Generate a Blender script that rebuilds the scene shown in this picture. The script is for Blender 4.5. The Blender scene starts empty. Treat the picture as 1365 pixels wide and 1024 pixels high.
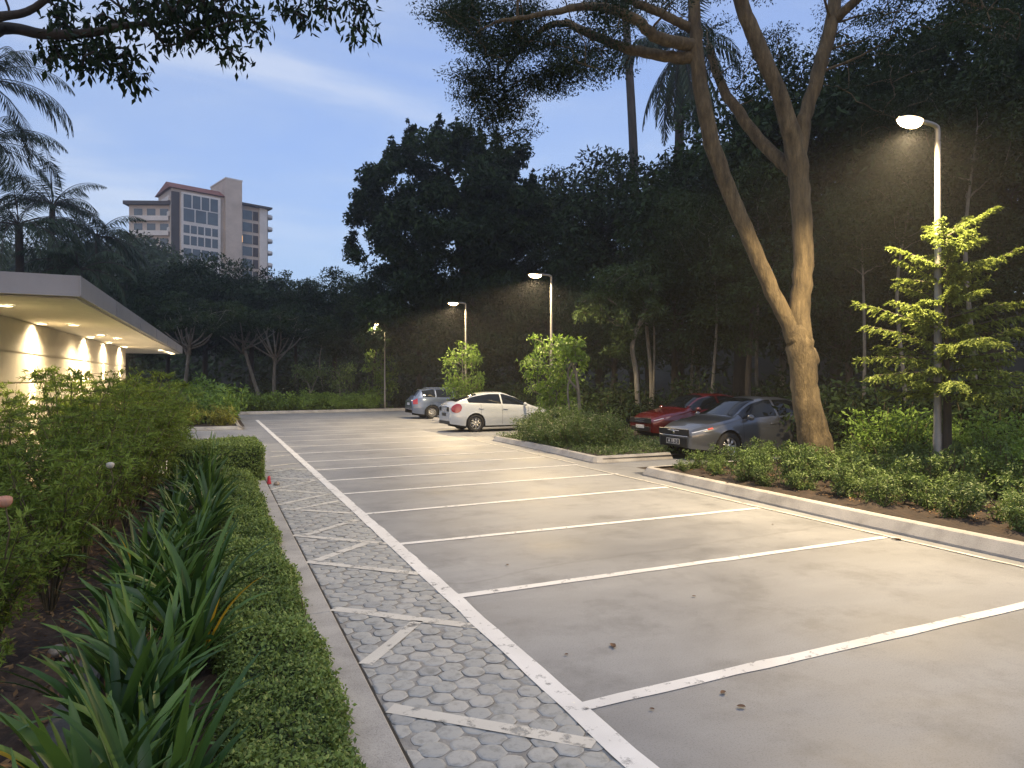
import bpy, math
import numpy as np
from mathutils import Vector

S = bpy.context.scene
COL = S.collection
PI = math.pi
# ---------------------------------------------------------------- camera frame
FPX, CX, HY, CAMH = 888.0, 682.5, 511.0, 1.85
YAW = math.radians(23.95)
FW = np.array([math.sin(YAW), math.cos(YAW)])
RT = np.array([math.cos(YAW), -math.sin(YAW)])

def at(px, py, D):
    """world point seen at photo pixel (px, py) standing D metres deep"""
    xy = FW * D + RT * ((px - CX) / FPX * D)
    return np.array([xy[0], xy[1], CAMH - (py - HY) / FPX * D])

def gp(px, py, z=0.0):
    return at(px, py, FPX * (CAMH - z) / (py - HY))

def rng(seed):
    return np.random.default_rng(seed)

def unit(v):
    v = np.asarray(v, float)
    return v / np.maximum(np.linalg.norm(v, axis=-1, keepdims=True), 1e-9)

# ---------------------------------------------------------------- objects
def tag(o, label=None, cat=None, group=None, kind=None):
    if label: o['label'] = label
    if cat: o['category'] = cat
    if group: o['group'] = group
    if kind: o['kind'] = kind
    return o

def thing(name, label, cat, loc=(0, 0, 0), rotz=0.0, group=None):
    o = bpy.data.objects.new(name, None)
    o.empty_display_size = 0.3
    COL.objects.link(o)
    o.location = [float(c) for c in loc]
    o.rotation_euler = (0, 0, rotz)
    return tag(o, label, cat, group)

def dup(root, loc, rotz=0.0, scale=1.0, label=None, group=None):
    r = root.copy(); COL.objects.link(r)
    r.location = [float(c) for c in loc]
    r.rotation_euler = (0, 0, rotz)
    r.scale = (scale,) * 3 if np.isscalar(scale) else scale
    if label: r['label'] = label
    if group: r['group'] = group
    for ch in list(root.children):
        c = ch.copy(); COL.objects.link(c); c.parent = r
        for g in list(ch.children):
            d = g.copy(); COL.objects.link(d); d.parent = c
    return r

def ordinal(n):
    a = ['', 'first', 'second', 'third', 'fourth', 'fifth', 'sixth', 'seventh', 'eighth', 'ninth', 'tenth', 'eleventh', 'twelfth', 'thirteenth', 'fourteenth', 'fifteenth', 'sixteenth', 'seventeenth', 'eighteenth', 'nineteenth']
    if n < 20: return a[n]
    t = {2: 'twenty', 3: 'thirty', 4: 'forty', 5: 'fifty'}[n // 10]
    return (t[:-1] + 'ieth') if n % 10 == 0 else t + ' ' + a[n % 10]

class MB:
    """collects geometry for ONE mesh object"""
    def __init__(s):
        s.V = []; s.F = []; s.T = []; s.M = []; s.SM = []; s.n = 0
    def add(s, V, F, tone=None, mi=0, smooth=False):
        V = np.asarray(V, float).reshape(-1, 3); F = np.asarray(F, int)
        s.V.append(V); s.F.append(F + s.n)
        m = len(F)
        s.T.append(np.full(m, 0.5) if tone is None else np.broadcast_to(np.asarray(tone, float), (m,)))
        s.M.append(np.full(m, mi)); s.SM.append(np.full(m, smooth))
        s.n += len(V)
        return s
    def box(s, x0, x1, y0, y1, z0, z1, mi=0):
        V = [(x, y, z) for z in (z0, z1) for x, y in ((x0, y0), (x1, y0), (x1, y1), (x0, y1))]
        F = [(3, 2, 1, 0), (4, 5, 6, 7), (0, 1, 5, 4), (1, 2, 6, 5), (2, 3, 7, 6), (3, 0, 4, 7)]
        return s.add(V, F, mi=mi)
    def bbox(s, c, size, b=0.01, mi=0, rz=0.0):
        """bevelled box: chamfered all round"""
        hx, hy, hz = [q / 2 for q in size]
        V = []; 
        for z, e in ((-hz, b), (-hz + b, 0), (hz - b, 0), (hz, b)):
            a, d = hx - e, hy - e
            V += [(-a + b, -d, z), (a - b, -d, z), (a, -d + b, z), (a, d - b, z), (a - b, d, z), (-a + b, d, z), (-a, d - b, z), (-a, -d + b, z)]
        V = np.array(V)
        if rz:
            cc, ss = math.cos(rz), math.sin(rz)
            V = np.c_[V[:, 0] * cc - V[:, 1] * ss, V[:, 0] * ss + V[:, 1] * cc, V[:, 2]]
        V = V + np.array(c)
        F = []
        for k in range(3):
            for j in range(8):
                F.append((k * 8 + j, k * 8 + (j + 1) % 8, (k + 1) * 8 + (j + 1) % 8, (k + 1) * 8 + j))
        s.add(V, F, mi=mi)
        o = s.n - 32
        s.F.append(np.array([[o + 24, o + 25, o + 26, o + 27], [o + 24, o + 27, o + 28, o + 31], [o + 28, o + 29, o + 30, o + 31],
                             [o + 3, o + 2, o + 1, o], [o + 7, o + 4, o + 3, o], [o + 7, o + 6, o + 5, o + 4]]))
        s.T.append(np.full(6, .5)); s.M.append(np.full(6, mi)); s.SM.append(np.full(6, False))
        return s
    def poly_prism(s, P, z0, z1, mi=0):
        P = np.asarray(P, float); n = len(P)
        V = np.r_[np.c_[P, np.full(n, z0)], np.c_[P, np.full(n, z1)]]
        s.add(V, [(i, (i + 1) % n, n + (i + 1) % n, n + i) for i in range(n)], mi=mi)
        s.F.append(np.array([list(range(s.n - n, s.n))])); s.T.append(np.array([.5])); s.M.append(np.array([mi])); s.SM.append(np.array([False]))
        return s
    def tube(s, P, R, sides=8, cap=True, mi=0, tone=None):
        P = np.asarray(P, float); n = len(P); R = np.broadcast_to(np.asarray(R, float), (n,))
        T = unit(np.gradient(P, axis=0))
        ref = np.array([0, 0, 1.0]) if abs(T[0][2]) < 0.9 else np.array([1.0, 0, 0])
        N = np.zeros_like(P); a = unit(np.cross(T[0], ref))
        for i in range(n):
            a = unit(a - T[i] * np.dot(a, T[i])); N[i] = a
        B = np.cross(T, N)
        th = np.arange(sides) / sides * 2 * PI
        V = P[:, None] + R[:, None, None] * (np.cos(th)[None, :, None] * N[:, None] + np.sin(th)[None, :, None] * B[:, None])
        i = np.arange(n - 1)[:, None] * sides; j = np.arange(sides)[None]; k = (j + 1) % sides
        F = np.stack([i + j, i + k, i + sides + k, i + sides + j], -1).reshape(-1, 4)
        s.add(V.reshape(-1, 3), F, smooth=True, mi=mi, tone=tone)
        if cap:
            o = s.n - n * sides
            for ring, rev in ((0, True), (n - 1, False)):
                f = [o + ring * sides + q for q in range(sides)]
                s.F.append(np.array([f[::-1] if rev else f])); s.T.append(np.array([.5])); s.M.append(np.array([mi])); s.SM.append(np.array([False]))
        return s
    def lathe(s, prof, c=(0, 0, 0), sides=24, axis='z', mi=0, smooth=True):
        prof = np.asarray(prof, float); n = len(prof)
        th = np.arange(sides) / sides * 2 * PI
        r, h = prof[:, 0], prof[:, 1]
        X = r[:, None] * np.cos(th); Y = r[:, None] * np.sin(th); Z = np.repeat(h[:, None], sides, 1)
        V = {'z': np.stack([X, Y, Z], -1), 'y': np.stack([X, Z, -Y], -1), 'x': np.stack([Z, X, Y], -1)}[axis] + np.array(c)
        i = np.arange(n - 1)[:, None] * sides; j = np.arange(sides)[None]; k = (j + 1) % sides
        F = np.stack([i + j, i + k, i + sides + k, i + sides + j], -1).reshape(-1, 4)
        return s.add(V.reshape(-1, 3), F, smooth=smooth, mi=mi)
    def grid(s, G, mi=0, smooth=True, flip=False):
        a, b = G.shape[:2]
        i = np.arange(a - 1)[:, None] * b; j = np.arange(b - 1)[None]
        F = np.stack([i + j, i + j + 1, i + b + j + 1, i + b + j], -1).reshape(-1, 4)
        if flip: F = F[:, ::-1]
        return s.add(G.reshape(-1, 3), F, smooth=smooth, mi=mi)
    def leaves(s, c, d, n, L, W, fold=.2, tone=None, mi=0):
        d = unit(d); sd = unit(np.cross(d, n)); n = np.cross(sd, d)
        L = np.broadcast_to(L, (len(c),))[:, None]; W = np.broadcast_to(W, (len(c),))[:, None]
        V = np.stack([c - d * L * .5, c + sd * W * .5 - n * W * fold - d * L * .05, c + d * L * .5 - n * L * .08, c - sd * W * .5 - n * W * fold - d * L * .05], 1)
        F = np.arange(len(c) * 4).reshape(-1, 4)
        return s.add(V.reshape(-1, 3), F, tone=tone, mi=mi)
    def build(s, name, mats, parent=None, loc=None):
        me = bpy.data.meshes.new(name)
        V = np.concatenate(s.V)
        li, ls = [], []
        for f in s.F:
            li.append(f.ravel()); ls.append(np.full(len(f), f.shape[1]))
        li = np.concatenate(li); lc = np.concatenate(ls)
        me.vertices.add(len(V)); me.vertices.foreach_set('co', V.ravel().astype(np.float32))
        me.loops.add(len(li)); me.loops.foreach_set('vertex_index', li.astype(np.int32))
        me.polygons.add(len(lc))
        me.polygons.foreach_set('loop_start', (np.cumsum(lc) - lc).astype(np.int32))
        me.polygons.foreach_set('loop_total', lc.astype(np.int32))
        if not isinstance(mats, (list, tuple)): mats = [mats]
        for m in mats: me.materials.append(m)
        me.polygons.foreach_set('material_index', np.concatenate(s.M).astype(np.int32))
        me.polygons.foreach_set('use_smooth', np.concatenate(s.SM).astype(bool))
        at_ = me.attributes.new('tone', 'FLOAT', 'FACE')
        at_.data.foreach_set('value', np.concatenate(s.T).astype(np.float32))
        me.update(calc_edges=True); me.validate()
        o = bpy.data.objects.new(name, me); COL.objects.link(o)
        if parent is not None: o.parent = parent
        if loc is not None: o.location = [float(c) for c in loc]
        return o

# ---------------------------------------------------------------- materials
def new_mat(name):
    m = bpy.data.materials.new(name); m.use_nodes = True
    nt = m.node_tree; nt.nodes.clear()
    out = nt.nodes.new('ShaderNodeOutputMaterial')
    return m, nt, out

def nd(nt, typ, **kw):
    n = nt.nodes.new(typ)
    for k, v in kw.items():
        if k.startswith('i_'):
            n.inputs[k[2:].replace('_', ' ')].default_value = v
        else: setattr(n, k, v)
    return n

def ramp(nt, fac, stops):
    r = nt.nodes.new('ShaderNodeValToRGB'); e = r.color_ramp.elements
    while len(e) > 1: e.remove(e[-1])
    e[0].position = stops[0][0]; e[0].color = (*stops[0][1], 1)
    for p, c in stops[1:]:
        q = e.new(p); q.color = (*c, 1)
    nt.links.new(fac, r.inputs[0])
    return r.outputs[0]

def simple(name, col, rough=.6, metal=0.0, coat=0.0, emit=None, es=0.0, var=0.0, vscale=6.0, bump=0.0, bscale=40.0, spec=.5):
    m, nt, out = new_mat(name); L = nt.links.new
    p = nd(nt, 'ShaderNodeBsdfPrincipled')
    p.inputs['Base Color'].default_value = (*col, 1); p.inputs['Roughness'].default_value = rough
    p.inputs['Metallic'].default_value = metal; p.inputs['Coat Weight'].default_value = coat
    p.inputs['Coat Roughness'].default_value = .05; p.inputs['Specular IOR Level'].default_value = spec
    tc = nd(nt, 'ShaderNodeTexCoord')
    if var:
        nz = nd(nt, 'ShaderNodeTexNoise', i_Scale=vscale, i_Detail=6.0, i_Roughness=.62); L(tc.outputs['Object'], nz.inputs['Vector'])
        a = tuple(max(0, c * (1 - var)) for c in col); b = tuple(min(1, c * (1 + var)) for c in col)
        L(ramp(nt, nz.outputs[0], [(.3, a), (.7, b)]), p.inputs['Base Color'])
    if bump:
        n2 = nd(nt, 'ShaderNodeTexNoise', i_Scale=bscale, i_Detail=5.0); L(tc.outputs['Object'], n2.inputs['Vector'])
        bp = nd(nt, 'ShaderNodeBump', i_Strength=bump, i_Distance=.02); L(n2.outputs[0], bp.inputs['Height']); L(bp.outputs[0], p.inputs['Normal'])
    if emit:
        p.inputs['Emission Color'].default_value = (*emit, 1); p.inputs['Emission Strength'].default_value = es
        m.cycles.emission_sampling = 'NONE'
    L(p.outputs[0], out.inputs[0])
    return m

def foliage(name, dark, light, trans=.25, rough=.55, extra=None, spec=.3):
    """leaf material: tone attribute picks a colour leaf by leaf"""
    m, nt, out = new_mat(name); L = nt.links.new
    a = nd(nt, 'ShaderNodeAttribute', attribute_name='tone')
    oi = nd(nt, 'ShaderNodeObjectInfo')
    mx = nd(nt, 'ShaderNodeMath', operation='MULTIPLY_ADD'); mx.inputs[1].default_value = .40; mx.inputs[2].default_value = -.20
    L(oi.outputs['Random'], mx.inputs[0])
    ad = nd(nt, 'ShaderNodeMath', operation='ADD', use_clamp=True); L(a.outputs['Fac'], ad.inputs[0]); L(mx.outputs[0], ad.inputs[1])
    stops = [(0.0, dark), (.85, light)] + (extra or [])
    c = ramp(nt, ad.outputs[0], stops)
    p = nd(nt, 'ShaderNodeBsdfPrincipled'); p.inputs['Roughness'].default_value = rough; p.inputs['Specular IOR Level'].default_value = spec
    L(c, p.inputs['Base Color'])
    if trans:
        t = nd(nt, 'ShaderNodeBsdfTranslucent'); L(c, t.inputs['Color'])
        ms = nd(nt, 'ShaderNodeMixShader'); ms.inputs[0].default_value = trans
        L(p.outputs[0], ms.inputs[1]); L(t.outputs[0], ms.inputs[2]); L(ms.outputs[0], out.inputs[0])
    else: L(p.outputs[0], out.inputs[0])
    return m

def bark(name, a, b, scale=5.0, bump=.6):
    m, nt, out = new_mat(name); L = nt.links.new
    tc = nd(nt, 'ShaderNodeTexCoord'); mp = nd(nt, 'ShaderNodeMapping'); mp.inputs['Scale'].default_value = (1, 1, .25)
    L(tc.outputs['Object'], mp.inputs[0])
    n1 = nd(nt, 'ShaderNodeTexNoise', i_Scale=scale, i_Detail=8.0, i_Roughness=.65); L(mp.outputs[0], n1.inputs['Vector'])
    n2 = nd(nt, 'ShaderNodeTexNoise', i_Scale=scale * 5, i_Detail=6.0); L(mp.outputs[0], n2.inputs['Vector'])
    p = nd(nt, 'ShaderNodeBsdfPrincipled', i_Roughness=.9)
    L(ramp(nt, n1.outputs[0], [(.32, a), (.55, tuple((x + y) / 2 for x, y in zip(a, b))), (.7, b)]), p.inputs['Base Color'])
    bp = nd(nt, 'ShaderNodeBump', i_Strength=bump, i_Distance=.03); L(n2.outputs[0], bp.inputs['Height']); L(bp.outputs[0], p.inputs['Normal'])
    L(p.outputs[0], out.inputs[0])
    return m

M = {}
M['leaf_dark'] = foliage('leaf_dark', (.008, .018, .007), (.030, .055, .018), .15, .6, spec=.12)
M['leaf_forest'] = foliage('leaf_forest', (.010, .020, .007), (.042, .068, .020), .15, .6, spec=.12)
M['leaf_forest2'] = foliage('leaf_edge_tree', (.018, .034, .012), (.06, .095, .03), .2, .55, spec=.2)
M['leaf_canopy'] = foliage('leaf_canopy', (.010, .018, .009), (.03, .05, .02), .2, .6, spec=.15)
M['leaf_bright'] = foliage('leaf_bright', (.06, .12, .016), (.19, .30, .048), .35)
M['leaf_shrub'] = foliage('leaf_shrub', (.04, .075, .016), (.14, .21, .05), .25, .5, spec=.35)
M['leaf_hedge'] = foliage('leaf_hedge', (.06, .10, .022), (.235, .32, .075), .25, .5, spec=.3)
M['leaf_strap'] = foliage('leaf_strap', (.022, .060, .012), (.095, .175, .030), .15, .42, spec=.35)
M['leaf_yellow'] = foliage('leaf_yellow', (.50, .30, .02), (.62, .42, .04), .3)
M['leaf_feather'] = foliage('leaf_feather', (.07, .12, .02), (.21, .285, .05), .35, .6, spec=.15)
M['leaf_conifer'] = foliage('leaf_conifer', (.085, .125, .025), (.25, .31, .075), .35, .6, spec=.15)
M['leaf_gold'] = foliage('leaf_gold', (.12, .16, .03), (.35, .34, .06), .3)
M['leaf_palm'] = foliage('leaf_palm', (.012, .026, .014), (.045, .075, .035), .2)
M['leaf_dry'] = foliage('leaf_dry', (.10, .055, .025), (.30, .18, .08), .15, .8)
M['bark_dark'] = bark('bark_dark', (.022, .018, .014), (.06, .05, .04))
M['bark_big'] = bark('bark_big', (.046, .034, .018), (.185, .14, .075), 9.0, .9)
M['bark_pale'] = bark('bark_pale', (.10, .09, .07), (.26, .24, .20), 8.0)
M['stem'] = bark('stem', (.06, .05, .025), (.14, .11, .06), 12.0, .3)

# ---------------------------------------------------------------- vegetation helpers
def ball(r, n):
    v = unit(r.normal(size=(n, 3)))
    return v

def ell_clumps(r, c, rad, n, cr, shell=.45, zmin=-1.0):
    """clump centres spread through an ellipsoid, kept apart; -> (n,4) with radius"""
    out = []
    tries = 0
    while len(out) < n and tries < n * 30:
        tries += 1
        d = ball(r, 1)[0]
        if d[2] < zmin: continue
        q = d * (shell + (1 - shell) * r.random() ** .6)
        p = np.array(c) + q * np.array(rad)
        if any(((p - o[:3]) ** 2).sum() < (cr * .75) ** 2 for o in out): continue
        out.append(np.array([*p, cr * r.uniform(.75, 1.25)]))
    return np.array(out)

def clump_leaves(mb, r, clumps, n, L, W, flat=.65, droop=.25, tone_z=None, spread=1.0, mi=0):
    k = len(clumps)
    w = clumps[:, 3] ** 2; idx = r.choice(k, n * k, p=w / w.sum())
    C = clumps[idx]
    o = ball(r, len(C)) * (r.random(len(C)) ** .5)[:, None] * spread
    o[:, 2] *= flat
    pos = C[:, :3] + o * C[:, 3:4]
    d = unit(unit(o + 1e-6) * .6 + r.normal(size=o.shape) * .55 + np.array([0, 0, -droop]))
    nn = unit(np.array([0, 0, 1.0]) + r.normal(size=o.shape) * .55)
    sc = r.uniform(.6, 1.25, len(C))
    ctone = r.uniform(.0, .5, k)[idx]
    tone = np.clip(ctone + r.uniform(0, .5, len(C)), 0, 1)
    mb.leaves(pos, d, nn, L * sc, W * sc, tone=tone, mi=mi)

def branches(mb, r, nodes, clumps, rad0=.05, sides=5, wob=.12, up=.12, end=.012):
    """grow a limb from the nearest existing wood to every clump; nodes = list of (x,y,z,radius)"""
    N = [np.array(q, float) for q in nodes]
    base = np.array(N)
    d0 = np.sqrt(((clumps[:, None, :3] - base[None, :, :3]) ** 2).sum(-1)).min(1)
    for ci in np.argsort(d0):
        c = clumps[ci, :3]; A = np.array(N)
        dv = c - A[:, :3]; dist = np.linalg.norm(dv, axis=1)
        cost = dist + np.maximum(0, (A[:, 2] - c[2]) + .25 * dist) * 1.6 - np.minimum(A[:, 3], .3) * 2.0
        j = int(np.argmin(cost)); p0 = A[j, :3]; dd = dist[j]
        if dd < .02: continue
        r0 = min(A[j, 3] * .75, rad0 * (.3 + dd * .35)); r0 = max(r0, end)
        m = p0 + (c - p0) * .5 + np.array([0, 0, up * dd]) + r.normal(size=3) * wob * dd
        t = np.linspace(0, 1, 6)[:, None]
        P = (1 - t) ** 2 * p0 + 2 * t * (1 - t) * m + t * t * c
        P[1:-1] += r.normal(size=(4, 3)) * .025 * dd
        R = np.linspace(r0, end, 6)
        mb.tube(P, R, sides, cap=False)
        for q in (2, 3, 4, 5): N.append(np.array([*P[q], R[q]]))

def smooth_path(pts, n=24):
    """Catmull-Rom through (k, m) points"""
    P = np.asarray(pts, float); k = len(P)
    Q = np.vstack([2 * P[0] - P[1], P, 2 * P[-1] - P[-2]])
    t = np.linspace(0, k - 1 - 1e-6, n); i = t.astype(int); f = (t - i)[:, None]
    a, b, c, d = Q[i], Q[i + 1], Q[i + 2], Q[i + 3]
    return .5 * (2 * b + (c - a) * f + (2 * a - 5 * b + 4 * c - d) * f ** 2 + (-a + 3 * b - 3 * c + d) * f ** 3)

def build_tree(name, label, cat, base, trunks, clumps, nl, L, W, leafm, barkm, seed, group=None, rad0=.07, droop=.25, flat=.65, sides=8, rough=.0, wob=.12, trunk_leafless=True):
    """trunks: list of (k,4) arrays x,y,z,radius in WORLD coordinates; clumps in world coordinates"""
    r = rng(seed); base = np.array(base, float)
    t = thing(name, label, cat, base, 0, group)
    tm = MB(); nodes = []
    for tr in trunks:
        P = smooth_path(tr, max(10, 5 * len(tr)))
        P[1:, :3] += r.normal(size=(len(P) - 1, 3)) * rough
        P[:, :3] -= base
        tm.tube(P[:, :3], P[:, 3], sides)
        nodes += [p for p in P[len(P) // 4:]]
    cl = clumps.copy(); cl[:, :3] -= base
    branches(tm, r, nodes, cl, rad0, wob=wob)
    tm.build('trunk', barkm, t)
    lm = MB(); clump_leaves(lm, r, cl, nl, L, W, flat, droop)
    lm.build('crown', leafm, t)
    return t

def build_shrub(name, label, base, h, w, n_stem, nl, L, W, leafm, seed, group=None, cat='shrub', flat=.8, droop=.1, low=.15):
    r = rng(seed)
    t = thing(name, label, cat, base, 0, group)
    sm = MB(); lm = MB(); cl = []
    for i in range(n_stem):
        a = r.uniform(0, 2 * PI); q = r.random() ** .5 * w * .5
        top = np.array([math.cos(a) * q, math.sin(a) * q, h * r.uniform(.55, 1.0) * (1 - .35 * (q / (w * .5)) ** 2)])
        b = np.array([math.cos(a) * .012, math.sin(a) * .012, -0.02])
        m = (b + top) / 2 + np.array([math.cos(a), math.sin(a), 0]) * .05 * w
        P = smooth_path([b, m, top], 7)
        sm.tube(P, np.linspace(.012, .004, 7) * (.6 + h * .5), 5, cap=False)
        for f in np.linspace(low, 1, max(3, int(h / .16))):
            p = P[int(f * 6)]
            cl.append([*(p + r.normal(size=3) * .06 * w), w * .16 * r.uniform(.8, 1.3)])
    sm.build('stems', M['stem'], t)
    cl = np.array(cl)
    clump_leaves(lm, r, cl, max(3, nl // len(cl)), L, W, flat, droop)
    lm.build('foliage', leafm, t)
    return t
SKY_TINT=(0.95,1.02,1.32); SKY_CLOUD=(1.85,2.05,2.90,1); HAZE=.0009; SKY_STRENGTH=.15; SUN_E=.40; EXPOSURE=1.0; LENS_ES=14; LAMP_P=2100; LAMP_P1=4900; BATWING=-1.2; THROW=-.28
# ================================================================ camera, sky, lamps
cd = bpy.data.cameras.new('camera'); cam = bpy.data.objects.new('camera', cd); COL.objects.link(cam)
cam.location = (0, 0, CAMH); cam.rotation_euler = (PI / 2, 0, -YAW)
cd.sensor_width = 36; cd.lens = 36 * FPX / 1365; cd.clip_end = 3000
cd.shift_y = (512 - HY) / 1365 * -1
S.camera = cam

w = bpy.data.worlds.new('World'); S.world = w; w.use_nodes = True
nt = w.node_tree; nt.nodes.clear(); L = nt.links.new
wo = nt.nodes.new('ShaderNodeOutputWorld'); bg = nt.nodes.new('ShaderNodeBackground')
SUN_EL, SUN_ROT = math.radians(5.0), math.radians(204)
sky = nd(nt, 'ShaderNodeTexSky', sky_type='NISHITA', sun_disc=False, sun_elevation=SUN_EL, sun_rotation=SUN_ROT, altitude=0, air_density=1.0, dust_density=1.2, ozone_density=2.0)
tc = nd(nt, 'ShaderNodeTexCoord'); mp = nd(nt, 'ShaderNodeMapping'); mp.inputs['Scale'].default_value = (1.2, 1.2, 4.5)
L(tc.outputs['Generated'], mp.inputs[0])
nz = nd(nt, 'ShaderNodeTexNoise', i_Scale=1.6, i_Detail=6.0, i_Roughness=.55, i_Distortion=.5); L(mp.outputs[0], nz.inputs['Vector'])
cl = ramp(nt, nz.outputs[0], [(.42, (0, 0, 0)), (.75, (1, 1, 1))])
mul = nd(nt, 'ShaderNodeMath', operation='MULTIPLY_ADD'); mul.inputs[1].default_value = .10; mul.inputs[2].default_value = .60; L(cl, mul.inputs[0])
gain = nd(nt, 'ShaderNodeMix', data_type='RGBA', blend_type='MULTIPLY'); gain.inputs[0].default_value = 1; gain.inputs[7].default_value = (4, 4, 4, 1)
mx = nd(nt, 'ShaderNodeMix', data_type='RGBA'); L(mul.outputs[0], mx.inputs[0])
tint = nd(nt, 'ShaderNodeMix', data_type='RGBA', blend_type='MULTIPLY'); tint.inputs[0].default_value = 1.0
L(sky.outputs[0], tint.inputs[6]); tint.inputs[7].default_value = (SKY_TINT[0], SKY_TINT[1], SKY_TINT[2], 1)
L(tint.outputs[2], mx.inputs[6]); L(ramp(nt, nz.outputs[0], [(.38, (1.42 / 4, 1.80 / 4, 3.02 / 4)), (.50, (1.68 / 4, 2.02 / 4, 2.98 / 4)), (.64, (2.6 / 4, 2.75 / 4, 3.2 / 4))]), gain.inputs[6]); L(gain.outputs[2], mx.inputs[7])
L(mx.outputs[2], bg.inputs[0]); bg.inputs[1].default_value = SKY_STRENGTH
L(bg.outputs[0], wo.inputs[0])

sl = bpy.data.lights.new('sun', 'SUN'); sl.energy = SUN_E; sl.angle = math.radians(40); sl.color = (1, .97, .93)
so = bpy.data.objects.new('sun', sl); COL.objects.link(so)
sd = Vector((math.sin(SUN_ROT) * math.cos(1.1), math.cos(SUN_ROT) * math.cos(1.1), math.sin(1.1)))
so.rotation_euler = sd.to_track_quat('Z', 'Y').to_euler()

S.view_settings.view_transform = 'Standard'; S.view_settings.look = 'None'; S.view_settings.gamma = 1
S.view_settings.exposure = EXPOSURE
S.render.engine = 'CYCLES'
cy = S.cycles
cy.use_denoising = True; cy.max_bounces = 5; cy.diffuse_bounces = 3; cy.glossy_bounces = 2; cy.transmission_bounces = 3; cy.transparent_max_bounces = 6
cy.caustics_reflective = False; cy.caustics_refractive = False; cy.sample_clamp_indirect = 4.0
cy.use_light_tree = True

WARM = (1.0, .745, .41)
def spot(name, loc, power, size_deg, blend, radius, parent=None, col=WARM, batwing=0.0, rot=(0, 0, 0)):
    l = bpy.data.lights.new(name, 'SPOT'); l.energy = power; l.color = col
    l.spot_size = math.radians(size_deg); l.spot_blend = blend; l.shadow_soft_size = radius
    if batwing:
        l.use_nodes = True; nt = l.node_tree; L = nt.links.new
        em = next(n for n in nt.nodes if n.type == 'EMISSION')
        tc = nd(nt, 'ShaderNodeTexCoord'); sp = nd(nt, 'ShaderNodeSeparateXYZ'); L(tc.outputs['Normal'], sp.inputs[0])
        ab = nd(nt, 'ShaderNodeMath', operation='ABSOLUTE'); L(sp.outputs[2], ab.inputs[0])
        cl = nd(nt, 'ShaderNodeMath', operation='MAXIMUM'); L(ab.outputs[0], cl.inputs[0]); cl.inputs[1].default_value = .34
        pw = nd(nt, 'ShaderNodeMath', operation='POWER'); L(cl.outputs[0], pw.inputs[0]); pw.inputs[1].default_value = -batwing
        ct = nd(nt, 'ShaderNodeMapRange', interpolation_type='SMOOTHSTEP'); L(ab.outputs[0], ct.inputs[0]); ct.inputs[1].default_value = .12; ct.inputs[2].default_value = .46
        m1 = nd(nt, 'ShaderNodeMath', operation='MULTIPLY'); L(pw.outputs[0], m1.inputs[0]); L(ct.outputs[0], m1.inputs[1])
        # forward throw: the optic sends most of its light out over the lot (-X)
        fx = nd(nt, 'ShaderNodeMath', operation='MULTIPLY_ADD', use_clamp=True); L(sp.outputs[0], fx.inputs[0]); fx.inputs[1].default_value = THROW; fx.inputs[2].default_value = .55
        m2 = nd(nt, 'ShaderNodeMath', operation='MULTIPLY'); L(m1.outputs[0], m2.inputs[0]); L(fx.outputs[0], m2.inputs[1])
        L(m2.outputs[0], em.inputs['Strength'])
    o = bpy.data.objects.new(name, l); COL.objects.link(o); o.location = [float(c) for c in loc]; o.rotation_euler = rot
    if parent is not None: o.parent = parent
    return o

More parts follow.
